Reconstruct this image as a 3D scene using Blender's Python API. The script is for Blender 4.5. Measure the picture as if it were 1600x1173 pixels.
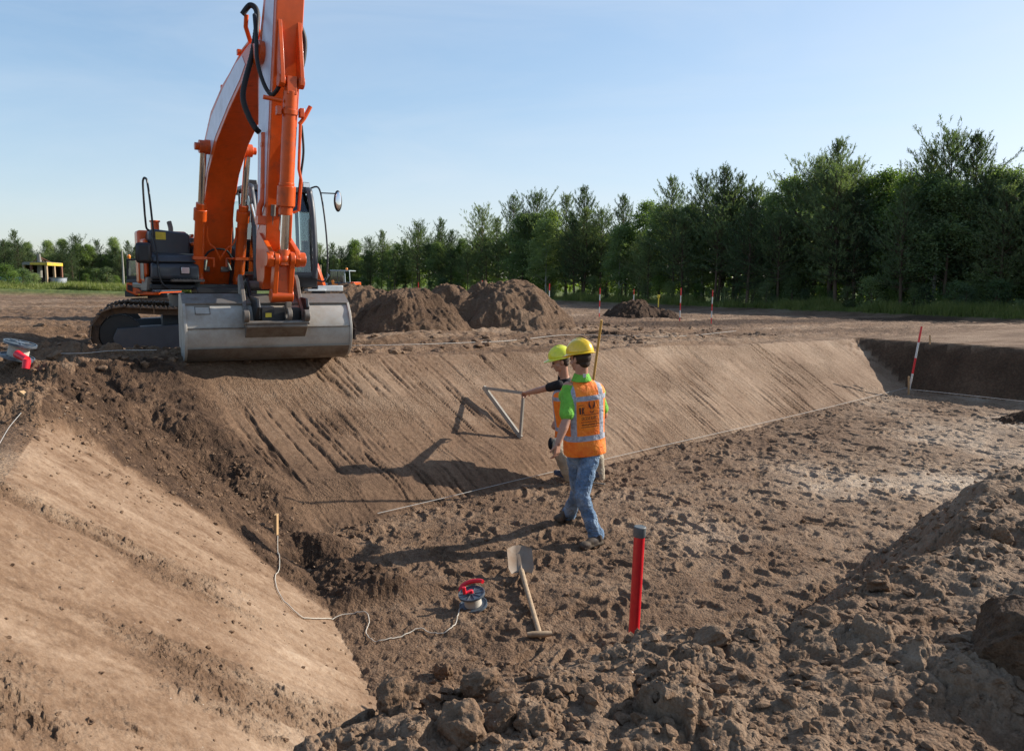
import bpy, math, random
import numpy as np
from mathutils import Vector, Matrix

S = bpy.context.scene
for o in list(bpy.data.objects):
    bpy.data.objects.remove(o)
C = S.collection

# ------------------------------------------------------------------ camera
LENS = 28.0
CZ = 2.45
CAM_R = Matrix.Rotation(math.radians(83.0), 3, 'X') @ Matrix.Rotation(math.radians(0.5), 3, 'Z')
cd = bpy.data.cameras.new('camera'); cam = bpy.data.objects.new('camera', cd); C.objects.link(cam)
cd.lens = LENS; cd.sensor_width = 36; cd.clip_start = 0.05; cd.clip_end = 6000
cam.matrix_world = Matrix.Translation((0, 0, CZ)) @ CAM_R.to_4x4()
S.camera = cam
# ------------------------------------------------------------------ world and sun
SUN_EL, SUN_AZ = 26.0, 22.0           # azimuth measured from +X towards +Y
w = bpy.data.worlds.new('World'); S.world = w; w.use_nodes = True
nt = w.node_tree; nt.nodes.clear()
sky = nt.nodes.new('ShaderNodeTexSky'); sky.sky_type = 'NISHITA'; sky.sun_disc = False
sky.sun_elevation = math.radians(SUN_EL); sky.sun_rotation = math.radians(90 - SUN_AZ)
sky.altitude = 0; sky.air_density = 1.0; sky.dust_density = 0.8; sky.ozone_density = 2.6
bg = nt.nodes.new('ShaderNodeBackground'); bg.inputs['Strength'].default_value = 0.15
wo = nt.nodes.new('ShaderNodeOutputWorld')
den = nt.nodes.new('ShaderNodeVectorMath'); den.operation = 'MULTIPLY_ADD'      # soften the bright horizon
den.inputs[1].default_value = (.16, .15, .13); den.inputs[2].default_value = (1, 1, 1)
dv = nt.nodes.new('ShaderNodeVectorMath'); dv.operation = 'DIVIDE'
hs = nt.nodes.new('ShaderNodeHueSaturation'); hs.inputs['Saturation'].default_value = 1.08; hs.inputs['Value'].default_value = 1.30
nt.links.new(sky.outputs[0], den.inputs[0]); nt.links.new(sky.outputs[0], dv.inputs[0]); nt.links.new(den.outputs[0], dv.inputs[1])
nt.links.new(dv.outputs[0], hs.inputs['Color'])
wc = nt.nodes.new('ShaderNodeTexCoord'); wm = nt.nodes.new('ShaderNodeMapping'); wm.inputs['Scale'].default_value = (1.2, 1.2, 5.5); wm.inputs['Rotation'].default_value = (.12, .2, .3)
wn = nt.nodes.new('ShaderNodeTexNoise'); wn.inputs['Scale'].default_value = 1.6; wn.inputs['Detail'].default_value = 7; wn.inputs['Roughness'].default_value = .58; wn.inputs['Distortion'].default_value = .6
wr = nt.nodes.new('ShaderNodeMapRange'); wr.inputs[1].default_value = .42; wr.inputs[2].default_value = .78; wr.inputs[3].default_value = 0; wr.inputs[4].default_value = .34       # thin high veil
wx = nt.nodes.new('ShaderNodeMix'); wx.data_type = 'RGBA'; wx.inputs[7].default_value = (3.6, 3.9, 4.25, 1)
nt.links.new(wc.outputs['Generated'], wm.inputs[0]); nt.links.new(wm.outputs[0], wn.inputs[0]); nt.links.new(wn.outputs[0], wr.inputs[0]); nt.links.new(wr.outputs[0], wx.inputs[0])
nt.links.new(hs.outputs[0], wx.inputs[6]); nt.links.new(wx.outputs[2], bg.inputs[0]); nt.links.new(bg.outputs[0], wo.inputs[0])
sl = bpy.data.lights.new('sun', 'SUN'); so = bpy.data.objects.new('sun', sl); C.objects.link(so)
sl.energy = 5.0; sl.angle = math.radians(0.53); sl.color = (1.0, 0.925, 0.83)
ce = math.cos(math.radians(SUN_EL))
SUN = Vector((ce*math.cos(math.radians(SUN_AZ)), ce*math.sin(math.radians(SUN_AZ)), math.sin(math.radians(SUN_EL))))
so.rotation_euler = SUN.to_track_quat('Z', 'Y').to_euler(); so.location = (20, 8, 15)
S.view_settings.view_transform = 'Standard'; S.view_settings.look = 'None'
S.view_settings.exposure = 0.58; S.view_settings.gamma = 1.0

# ------------------------------------------------------------------ where things stand
FP = LENS/36*1600
def ray(px, py): return CAM_R @ Vector(((px-800)/FP, (586.5-py)/FP, -1))
def at(px, py, Y):                     # the point seen at photo pixel px, py at depth Y
    d = ray(px, py); return Vector((0, 0, CZ)) + d*(Y/d.y)
def atz(px, py, z):
    d = ray(px, py); return Vector((0, 0, CZ)) + d*((z-CZ)/d.z)

# ------------------------------------------------------------------ numpy noise
_rs = np.random.RandomState(7)
_P = _rs.permutation(1024); _V = _rs.rand(1024)*2-1
def _h(i, j): return _P[(_P[i & 1023]+j) & 1023]
def vn(x, y):
    xi = np.floor(x).astype(np.int64); yi = np.floor(y).astype(np.int64)
    fx = x-xi; fy = y-yi; fx = fx*fx*(3-2*fx); fy = fy*fy*(3-2*fy)
    a = _V[_h(xi, yi)]; b = _V[_h(xi+1, yi)]; c = _V[_h(xi, yi+1)]; d = _V[_h(xi+1, yi+1)]
    return (a+(b-a)*fx)*(1-fy)+(c+(d-c)*fx)*fy
def fbm(x, y, f, o=4, g=.5):
    s = 0; a = 1; t = 0
    for k in range(o):
        s = s+a*vn(x*f+17.3*k, y*f-9.1*k); t += a; a *= g; f *= 2.03
    return s/t
def domes(x, y, cell, dens, seed, rmin=.25, rmax=.6):   # broken lumps of earth
    x, y = (x+cell*(.34*vn(x*2.6/cell+seed, y*2.6/cell)+.16*vn(x*6.5/cell, y*6.5/cell+seed)),
            y+cell*(.34*vn(x*2.6/cell-40, y*2.6/cell+seed)+.16*vn(x*6.5/cell+11, y*6.5/cell-7)))
    gx = np.floor(x/cell).astype(np.int64); gy = np.floor(y/cell).astype(np.int64); out = np.zeros_like(x)
    for i in (-1, 0, 1):
        for j in (-1, 0, 1):
            h = _h(gx+i+seed*31, gy+j+seed*57); h2 = _P[h]; h3 = _P[h2]; h4 = _P[h3]
            cx = (gx+i+.5+.45*_V[h])*cell; cy = (gy+j+.5+.45*_V[h2])*cell
            r = (rmin+(rmax-rmin)*(_V[h3]*.5+.5))*cell
            q = 1-((x-cx)**2+(y-cy)**2)/(r*r)
            ti = 1+.55*((x-cx)*_V[h]+(y-cy)*_V[h4])/r          # flat tilted tops, steep sides
            out = np.maximum(out, np.where(h4 < dens*1024, np.minimum(np.sqrt(np.maximum(q, 0)), .72*ti)*r*(.75+.5*_V[h2]*_V[h2]), 0))
    return out
def ss(a, b, x):
    t = np.clip((x-a)/(b-a), 0, 1); return t*t*(3-2*t)

# ------------------------------------------------------------------ the shape of the ground
U = np.array([.715, .699]); N1 = np.array([-.699, .715]); PC = np.array([-2.02, 7.08])
NL = np.array([-.91, -.42]); VL = np.array([.42, -.91]); PR = np.array([8.96, 17.81])
NN = np.array([.66, -.75]); PN = np.array([.74, 4.99])
MX, MY = -5.1, 13.5                                  # where the big machine stands
def smin(a, b, k):
    h = np.clip(.5+.5*(b-a)/k, 0, 1); return b*(1-h)+a*h-k*h*(1-h)
def prints():
    r = np.random.RandomState(5); L = []
    for i in range(1500):
        t = r.rand()*16; s = r.rand()*5.6
        p = PC+U*(t)+np.array([.699, -.715])*(s+.15)
        L.append((p[0], p[1], r.rand()*6.28, .09+.05*r.rand(), .040+.014*r.rand(), .010+.022*r.rand()))
    return L
PRINTS = prints()
def terrain(x, y, fine=True):
    """height and material weights (tone dry/pale, grass, grey) of the ground at x, y"""
    rx = x-PC[0]; ry = y-PC[1]
    tB = rx*U[0]+ry*U[1]; sB = rx*N1[0]+ry*N1[1]
    sL = rx*NL[0]+ry*NL[1]; vL = rx*VL[0]+ry*VL[1]
    sF = (x-PR[0])*U[0]+(y-PR[1])*U[1]
    sN = (x-PN[0])*NN[0]+(y-PN[1])*NN[1]
    R = np.sqrt(x*x+y*y)
    big = fbm(x, y, .35, 4); mid = fbm(x+40, y, 2.1, 4); sm = fbm(x, y+33, 9., 3)
    wob = .05*fbm(x, y, 1.3, 3)
    kB = 1.5+.5*ss(8., 1., tB); hB = (sB+wob*.5)/kB
    hB = np.where(hB > .55, hB, np.maximum(sB+wob*.5, 0)/1.5*(1-ss(.2, .55, sB/1.5))+hB*ss(.2, .55, sB/1.5)); hL = (sL+wob*.3)/1.27; hF = (sF+wob*.10)/.66; hN = (sN+.12*mid+.08*big-.34-.24*ss(.5, 1.2, x)*ss(3.0, 2.0, x)+.26*ss(.5, -.5, x)-.10*ss(-.5, -1.2, x))/1.05
    zn = np.maximum(np.maximum(hB, hL), np.maximum(hF, hN))
    onB = (hB >= zn-.001); onL = (hL >= zn-.001); onF = (hF >= zn-.001); onN = (hN >= zn-.001)
    zp = 1.45-.024*np.clip(tB, 0, 60)+.02*big*ss(.9, 2.4, sB)
    nearw = ss(.9, 1.5, sN)*(hN > hL)
    zp = zp*(1-nearw)+nearw*(1.23+.05*mid-.25*ss(.1, -.7, x-.0)*ss(3.2, 2.2, y)*0)
    z = np.where(zn > 0, smin(zn, zp, .06), np.maximum(zn, 0))
    floor = (zn <= 0.0)
    wall = (zn > 0) & (zn < zp-.02)
    top = (zn >= zp-.02)
    # masks
    w_floor = ss(.12, -.02, zn)
    w_near = ss(.10, .45, sN)*(hN > hL-.02*0)*(1-ss(1.0, 2.0, -sL*0))
    bL = vL-(1.0+.75*ss(.6, -.1, sL)+.10*big*2)           # >0: finished part of left slope
    w_dist = ss(.10, -.10, bL+.15*mid)*ss(.45, -.05, tB-.12*mid)*ss(-2.2, -1.6, sB)*ss(3.6, 2.4, sL)*ss(4.2, 3.0, sB)
    w_top = ss(-.10, .10, zn-zp)*(1-nearw)
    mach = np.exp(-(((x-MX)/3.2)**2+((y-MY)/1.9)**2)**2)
    z = z-.30*mach*w_top
    # ridge of pushed-up earth in front of the tracks and along the pit edge
    edge = sB-kB*zp
    rid = np.exp(-((edge-.55-.15*big)/.30)**2)*ss(7.5, -1, tB)*ss(-9, -3, tB)
    z = z+w_top*rid*(.10+.07*mid)*ss(4.5, 1.5, tB)
    z = z+w_dist*(.06+.14*fbm(x, y, 1.1, 3)+.05*mid)
    # scooped hollow with a sharp edge, top left of the cut
    z = z-.20*np.exp(-(((x+3.85)/.75)**2+((y-7.55)/.28)**2))*w_dist
    z = z+.16*np.exp(-(((x+4.0)/1.0)**2+((y-6.85+.2*(x+4))/.20)**2))*w_dist
    z = z-.10*np.exp(-(((x+1.75)/.28)**2+((y-6.55)/.22)**2))
    z = z+.09*np.exp(-(((x+1.72)/.32)**2+((y-6.95)/.16)**2))
    # wheel and track ruts on the upper level
    rut = np.abs(vn(tB*.10+4, sB*1.1))
    z = z+w_top*(.10+.90*np.maximum(ss(1.2, 2.6, sB), ss(-1.5, -4., sF)*ss(-.3, .8, sB)))*((.085+.06*ss(8, 13, R))*fbm(tB*.45, sB*3.2, 1.0, 5, .62)+.05*mid*.5+.03*sm)*ss(90, 20, R)
    lug = np.sin(tB*20.)*ss(.5, .2, np.abs(np.mod(sB, 2.4)-1.2)-.25)
    z = z+w_top*.012*lug*(vn(tB*.3, sB*.8) > 0)
    # smooth cut walls
    z = z+onB*wall*(1-w_dist)*(.010*mid+.006*sm)
    z = z+onL*wall*(1-w_dist)*(.008*mid+.005*sm)
    z = z+onF*wall*(.010*mid+.006*sm)
    g1 = np.zeros_like(x); g2 = g1; crum = g1; near_cam = R < 45
    def D(mask, *a, off=(0, 0)):
        mk = (mask > .01) & near_cam; out = np.zeros_like(x)
        if mk.any(): out[mk] = domes(x[mk]+off[0], y[mk]+off[1], *a)
        return out
    mB = onB*wall*(1-w_dist); mL = onL*wall*(1-w_dist)
    if fine:
        # gouges left by the bucket teeth, running down the cut
        q = tB+.03*sB+.004*vn(tB*2, sB*2)
        a1 = vn(q*15.0, sB*.95+tB*.37)+.5*vn(q*31.0+9, sB*1.3+tB*.77)
        a2 = vn(q*21.0+50, sB*1.15+tB*.9)+.4*vn(q*50.+3, sB*2.)
        gate = ss(-.1, .5, vn(tB*.9+3, sB*.8+5)+.3*vn(tB*3., sB*2.))
        g1 = np.maximum(ss(.52, .80, a1), .8*ss(.50, .72, a2))*(.2+.8*gate)*(.7+.6*vn(q*60, sB*14.))
        g1 = np.clip(g1, 0, 1.2)
        z = z-onB*wall*(1-w_dist)*(g1*.032-.010*ss(.30, .50, a1)*(1-ss(.52, .7, a1)))
        fine_l = vn(q*34., sB*1.2)+.6*vn(q*71., sB*1.9)
        z = z+onB*wall*(1-w_dist)*(.0018*fine_l+.008*fbm(q*6, sB*1.6, 1., 4))
        clod = D(mB, .11, .10, 3, .10, .32)
        z = z+onB*wall*(1-w_dist)*(clod+D(mB, .05, .35, 13, .15, .45))*.6*ss(-.05, .4, fbm(tB*.8, sB*1.7, 1.5, 4))
        # left slope: streaks running slantwise down
        ps = x*.65-y*.76; pt = x*.76+y*.65
        b = vn(ps*9., pt*.6)+.6*vn(ps*21., pt*1.0)
        g2 = ss(.50, .85, b)*(.7+.5*vn(ps*50, pt*12.))
        crum = np.clip(ss(-.02, .30, fbm(ps*1.5, pt*.7, 1.2, 5))+.8*ss(2.4, .9, y+.8*x+1.3), 0, 1)*1.25
        z = z-onL*wall*(1-w_dist)*(g2*.013-.0045*fbm(ps*7, pt*2.2, 1., 5, .6)-.006*fbm(x, y, 26., 3, .6))
        z = z+mL*(crum*(D(mL, .045, .7, 21, .15, .5)*.85+D(mL, .11, .4, 22, .12, .42)*.6)+D(mL, .026, .5, 23, .2, .5)*(.25+.75*crum)*.8)
        z = z+onL*wall*(1-w_dist)*(.0018*vn(ps*50., pt*3.)+.35*D(mL, .05, .12, 8, .08, .3)*ss(-.05, .4, fbm(x, y, 1.9, 3)))
        # trampled floor
        fl = fbm(x, y, 4.2, 5, .6)
        pit = D(w_floor, .34, .6, 31, .22, .5, off=(3, 1)); pit2 = D(w_floor, .17, .5, 32, .2, .5, off=(9, 4))
        z = z+w_floor*(.034*fl+.025*fbm(x, y, 1.2, 3)+.012*np.abs(fbm(x, y, 17., 3)))-w_floor*(pit*.10+pit2*.26)+w_floor*.018*np.abs(fbm(x, y, 7.5, 3))*ss(-.5, .1, fbm(x, y, .9, 2))
        z = z+w_floor*np.maximum(D(w_floor, .07, .3, 5, .1, .36), D(w_floor, .14, .16, 6, .08, .3))*.5*ss(-.25, .25, fbm(x+9, y, 1.1, 3))
        # loose broken earth
        foot = np.exp(-((sB+.14-.05*mid)/.13)**2)*(sL < 0)*(sF < 0)
        ml = np.maximum(np.maximum(w_dist, w_near*(R < 14)), np.maximum(foot, w_top))
        l1 = D(ml*(R < 25), .21, .55, 1, .22, .55); l2 = D(ml, .10, .6, 2, .2, .55); l3 = D(ml*(R < 14), .045, .7, 4, .2, .55)
        lump = np.maximum(np.maximum(l1*.75, l2*.95), l3)+.012*sm
        den = ss(-.45, .25, fbm(x+3, y+8, 1.5, 3))
        lump = np.maximum(lump*.8, np.maximum(D(w_dist, .03, .7, 17, .2, .5)*.9, l2*.9)*.9)
        z = z+w_dist*(lump*(.60+.5*den)+.03*fbm(x, y, 5., 4, .6))
        z = z+w_near*(l1*.55+np.maximum(l2, l3)*.62)*(.42+.58*ss(-.4, .1, fbm(x+1, y+2, 1.9, 3)))*ss(14, 9, R)
        z = z+w_near*(.05*mid+.02*sm+.045*fbm(x, y, 3.6, 5, .62)*ss(1.2, 2.4, x))
        z = z+foot*.045*ss(-.3, .5, mid+.3)+foot*l3*.5
        z = z+rid*w_top*np.maximum(l1*.55, l2*.8)*ss(9, 1, tB)
        z = z+w_top*np.maximum(l2*.5, l3*.6)*ss(.0, .5, fbm(x, y, .8, 3))*ss(30, 12, R)
        m = (w_floor > .5) & (R < 22) & (tB > -.5)
        idx = np.nonzero(m.ravel())[0]
        if len(idx) > 1:
            X = x.ravel()[idx]; Y = y.ravel()[idx]; dz = np.zeros(len(idx))
            o = np.argsort(X); Xs = X[o]; Ys = Y[o]
            for (px, py, an, la, lb, dp) in PRINTS:
                i0, i1 = np.searchsorted(Xs, [px-.35, px+.35])
                if i1 <= i0: continue
                xx = Xs[i0:i1]-px; yy = Ys[i0:i1]-py
                c, s_ = math.cos(an), math.sin(an)
                nz = .16*_V[(np.floor(xx*60).astype(int)*7+np.floor(yy*60).astype(int)*13) & 1023]
                uu = (xx*c+yy*s_)/la; vv = (-xx*s_+yy*c)/(lb*(1+.25*np.clip((xx*c+yy*s_)/la, -1, 1)))
                rr = np.sqrt(uu*uu+vv*vv)+nz*.5
                dz[o[i0:i1]] += -dp*ss(1.25, .60, rr)+dp*.35*np.exp(-((rr-1.35)/.28)**2)
            zr = z.ravel(); zr[idx] += dz; z = zr.reshape(z.shape)
    # tone: 0 damp and dark .. 1 dry and pale
    tone = np.full_like(x, .33)
    tone = tone+w_floor*(.09+.34*ss(-.1, .7, fbm(x-20, y+5, .55, 4))*ss(0, 5, tB)+.12*fbm(x, y, 3, 3))
    tone = tone+w_floor*.16*ss(.0, 2.4, -sB-.3)*ss(1, 6, tB)
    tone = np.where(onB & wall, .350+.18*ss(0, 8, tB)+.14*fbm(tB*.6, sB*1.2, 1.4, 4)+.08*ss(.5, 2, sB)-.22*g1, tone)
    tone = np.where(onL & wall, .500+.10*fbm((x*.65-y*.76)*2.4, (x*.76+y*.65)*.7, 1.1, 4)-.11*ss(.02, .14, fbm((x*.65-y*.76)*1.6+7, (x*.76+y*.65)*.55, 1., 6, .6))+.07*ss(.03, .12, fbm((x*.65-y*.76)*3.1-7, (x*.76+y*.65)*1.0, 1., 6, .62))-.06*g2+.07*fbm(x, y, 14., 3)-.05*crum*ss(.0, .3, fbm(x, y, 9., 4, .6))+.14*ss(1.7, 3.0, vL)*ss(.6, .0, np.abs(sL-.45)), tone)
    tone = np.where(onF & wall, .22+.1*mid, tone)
    tone = tone*(1-w_dist)+w_dist*(.17+.14*mid+.22*fbm(x, y, 13., 4, .65))
    tone = np.where(top, .44+.30*fbm(tB*.25, sB*1.4, .8, 5, .6)+.08*mid, tone)
    tone = tone*(1-w_near)+w_near*(.51+.17*mid+.12*ss(.3, .6, big))
    dark_band = ss(6.3, 7.2, sB)*ss(10.6, 9.2, sB)*ss(11, 18, tB)  # darker band of ground in front of the wood
    tone = tone*(1-dark_band*.8)+dark_band*.8*.08
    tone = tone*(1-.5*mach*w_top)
    fo = y-np.interp(x/np.maximum(y, 1), FOR_T, FOR_Y)          # distance behind the wood's edge line
    grass = ss(-7., -3.5, fo+1.5*big)*(R > 24)*(y > 0)
    gl = ss(47, 51, R+2*big)*(x < -9)*(y > 0)
    grass = np.maximum(grass, gl)
    bank = ss(-9, -3, fo)*(R > 24)*(y > 0)*(x > -6)
    z = z+bank*(.30+.12*big)+gl*.28*(y > 0)
    if fine == 'full': return z, np.clip(tone, 0, 1), np.clip(grass, 0, 1), ((onB | onL | onF) & wall)*(1-w_dist)*(1-crum)*(1-w_near)
    return z, np.clip(tone, 0, 1), np.clip(grass, 0, 1)

def py2(px, Y):  return (px-800)/FP
_fp = [(-900, 100), (-200, 100), (0, 100), (300, 112), (560, 118), (700, 102), (860, 82), (1100, 64), (1400, 51), (1620, 44), (2000, 36), (2600, 30)]
FOR_T = np.array([(p-800)/FP for p, _ in _fp]); FOR_Y = np.array([float(q) for _, q in _fp])

def ground_z(x, y, fine=False):
    a = terrain(np.array([float(x)]), np.array([float(y)]), fine); return float(a[0][0])

# ------------------------------------------------------------------ materials
def new_mat(name):
    m = bpy.data.materials.new(name); m.use_nodes = True
    return m, m.node_tree, m.node_tree.nodes['Principled BSDF']
def noise(nt, scale, detail=4, rough=.6, vec=None, dim='3D'):
    n = nt.nodes.new('ShaderNodeTexNoise'); n.inputs['Scale'].default_value = scale
    n.inputs['Detail'].default_value = detail; n.inputs['Roughness'].default_value = rough
    if vec is not None: nt.links.new(vec, n.inputs['Vector'])
    return n
def ramp(nt, fac, stops):
    r = nt.nodes.new('ShaderNodeValToRGB'); el = r.color_ramp.elements
    while len(el) < len(stops): el.new(.5)
    for e, (p, c) in zip(el, stops):
        e.position = p; e.color = (c, c, c, 1) if isinstance(c, (int, float)) else (*c, 1)
    nt.links.new(fac, r.inputs[0]); return r
def mixc(nt, f, a, b, mode='MIX'):
    m = nt.nodes.new('ShaderNodeMix'); m.data_type = 'RGBA'; m.blend_type = mode
    for k_, v in ((0, f), (6, a), (7, b)):
        s = m.inputs[k_]
        if isinstance(v, bpy.types.NodeSocket): nt.links.new(v, s)
        elif isinstance(v, (int, float)): s.default_value = v if k_ == 0 else (v, v, v, 1)
        else: s.default_value = (*v, 1)
    return m.outputs[2]
def mth(nt, op, a, b=None):
    m = nt.nodes.new('ShaderNodeMath'); m.operation = op
    for s, v in ((m.inputs[0], a), (m.inputs[1], b)):
        if v is None: continue
        if isinstance(v, bpy.types.NodeSocket): nt.links.new(v, s)
        else: s.default_value = v
    return m.outputs[0]
def bump(nt, h, strength, dist, bsdf, normal=None):
    b = nt.nodes.new('ShaderNodeBump'); b.inputs['Strength'].default_value = strength; b.inputs['Distance'].default_value = dist
    nt.links.new(h, b.inputs['Height'])
    if normal is not None: nt.links.new(normal, b.inputs['Normal'])
    nt.links.new(b.outputs[0], bsdf.inputs['Normal']); return b.outputs[0]
SOIL = [(0.0, (.030, .017, .010)), (.22, (.082, .048, .028)), (.42, (.165, .101, .060)), (.62, (.264, .181, .118)), (.82, (.375, .279, .196)), (1.0, (.53, .42, .305))]
def soil_mat(name, use_attr=True, tone=.4, bscale=1.0):
    m, nt, b = new_mat(name)
    geo = nt.nodes.new('ShaderNodeNewGeometry').outputs['Position']
    if use_attr:
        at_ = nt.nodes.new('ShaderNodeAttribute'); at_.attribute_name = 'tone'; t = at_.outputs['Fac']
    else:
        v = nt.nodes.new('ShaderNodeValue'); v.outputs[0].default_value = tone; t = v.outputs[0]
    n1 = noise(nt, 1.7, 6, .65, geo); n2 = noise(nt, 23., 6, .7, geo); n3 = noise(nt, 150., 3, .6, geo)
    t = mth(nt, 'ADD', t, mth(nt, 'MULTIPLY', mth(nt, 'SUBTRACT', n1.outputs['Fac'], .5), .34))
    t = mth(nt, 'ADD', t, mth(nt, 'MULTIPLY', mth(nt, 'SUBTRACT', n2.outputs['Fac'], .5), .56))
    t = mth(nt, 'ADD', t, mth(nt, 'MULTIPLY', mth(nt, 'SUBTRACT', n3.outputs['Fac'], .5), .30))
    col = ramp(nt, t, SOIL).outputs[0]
    # scattered pale pebbles and dark crumbs
    vo = nt.nodes.new('ShaderNodeTexVoronoi'); vo.inputs['Scale'].default_value = 26; nt.links.new(geo, vo.inputs['Vector'])
    sp = ramp(nt, vo.outputs['Distance'], [(.05, 1.0), (.10, 0.0)])
    wn = nt.nodes.new('ShaderNodeSeparateColor'); nt.links.new(vo.outputs['Color'], wn.inputs[0])
    sel = mth(nt, 'GREATER_THAN', wn.outputs[0], .93); peb = mth(nt, 'MULTIPLY', sp.outputs[0], sel)
    col = mixc(nt, peb, col, (.52, .47, .40))
    if use_attr:
        ag = nt.nodes.new('ShaderNodeAttribute'); ag.attribute_name = 'grass'
        gn = noise(nt, .9, 5, .7, geo); gc = ramp(nt, gn.outputs['Fac'], [(.3, (.05, .075, .018)), (.5, (.10, .13, .03)), (.7, (.19, .19, .06))]).outputs[0]
        col = mixc(nt, ag.outputs['Fac'], col, gc)
    nt.links.new(col, b.inputs['Base Color'])
    b.inputs['Roughness'].default_value = .92; b.inputs['Specular IOR Level'].default_value = .18
    h = mth(nt, 'ADD', n2.outputs['Fac'], mth(nt, 'MULTIPLY', n3.outputs['Fac'], .35))
    vb = nt.nodes.new('ShaderNodeTexVoronoi'); vb.inputs['Scale'].default_value = 55; nt.links.new(geo, vb.inputs['Vector'])
    h = mth(nt, 'SUBTRACT', h, mth(nt, 'MULTIPLY', vb.outputs['Distance'], .5))
    bump(nt, h, .95, .022*bscale, b)
    if use_attr:
        ac = nt.nodes.new('ShaderNodeAttribute'); ac.attribute_name = 'comp'
        bn = [q for q in nt.nodes if q.type == 'BUMP'][0]; nt.links.new(mth(nt, 'SUBTRACT', .95, mth(nt, 'MULTIPLY', ac.outputs['Fac'], .62)), bn.inputs['Strength'])
    return m

M_SOIL = soil_mat('soil')
M_CLOD = soil_mat('soil_clod', False, .45, .8)
M_DARKSOIL = soil_mat('soil_dark', False, .30, 1.5)
M_MOUND = soil_mat('soil_mound', True, .3, 2.0)

# ------------------------------------------------------------------ mesh helpers
def tag(o, label=None, cat=None, group=None, kind=None):
    if label: o['label'] = label
    if cat: o['category'] = cat
    if group: o['group'] = group
    if kind: o['kind'] = kind
    return o
def np_mesh(name, V, F, mats, smooth=True, parent=None, attrs=None):
    """V (n,3), F (m,k) arrays of one face size"""
    V = np.asarray(V, dtype=np.float32); F = np.asarray(F, dtype=np.int32)
    me = bpy.data.meshes.new(name); k = F.shape[1]
    me.vertices.add(len(V)); me.vertices.foreach_set('co', V.ravel())
    me.loops.add(F.size); me.loops.foreach_set('vertex_index', F.ravel())
    me.polygons.add(len(F)); me.polygons.foreach_set('loop_start', np.arange(0, F.size, k, dtype=np.int32))
    me.polygons.foreach_set('loop_total', np.full(len(F), k, dtype=np.int32))
    if attrs:
        for n, a in attrs.items():
            at_ = me.attributes.new(n, 'FLOAT', 'POINT'); at_.data.foreach_set('value', np.asarray(a, dtype=np.float32).ravel())
    me.update(calc_edges=True)
    me.polygons.foreach_set('use_smooth', np.full(len(F), smooth))
    for m in (mats if isinstance(mats, (list, tuple)) else [mats]): me.materials.append(m)
    o = bpy.data.objects.new(name, me); C.objects.link(o)
    if parent is not None: o.parent = parent
    return o
def empty(name, loc, label=None, cat=None, group=None, rz=0):
    o = bpy.data.objects.new(name, None); C.objects.link(o); o.location = loc; o.rotation_euler = (0, 0, rz)
    o.empty_display_size = .2
    o['_w'] = 1; del o['_w']
    return tag(o, label, cat, group)

# ------------------------------------------------------------------ ground sheet (rings round the viewpoint, fine where seen close)
def make_ground():
    th = np.concatenate([np.arange(-40, 40, .070), np.arange(40, 320, 3.0)])
    th = np.radians(90-th)
    r = [.02, .3]
    while r[-1] < 3000:
        q = r[-1]
        s = .03 if q < 1.2 else .0045 if q < 1.8 else .0030 if q < 6 else .0024 if q < 11 else .0016 if q < 20 else .007 if q < 60 else .05 if q < 300 else .2
        r.append(q*(1+s))
    r = np.array(r)
    RR, TT = np.meshgrid(r, th, indexing='ij')
    x = RR*np.cos(TT); y = RR*np.sin(TT)
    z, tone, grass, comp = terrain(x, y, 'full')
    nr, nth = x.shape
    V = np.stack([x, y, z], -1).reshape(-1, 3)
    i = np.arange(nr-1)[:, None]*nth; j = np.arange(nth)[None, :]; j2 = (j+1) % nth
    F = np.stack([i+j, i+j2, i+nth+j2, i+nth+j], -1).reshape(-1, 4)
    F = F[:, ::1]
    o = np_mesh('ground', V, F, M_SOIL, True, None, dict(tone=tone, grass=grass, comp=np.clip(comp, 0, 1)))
    o['kind'] = 'structure'
    print('ground verts', len(V))
    return o
ground = make_ground()
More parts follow.
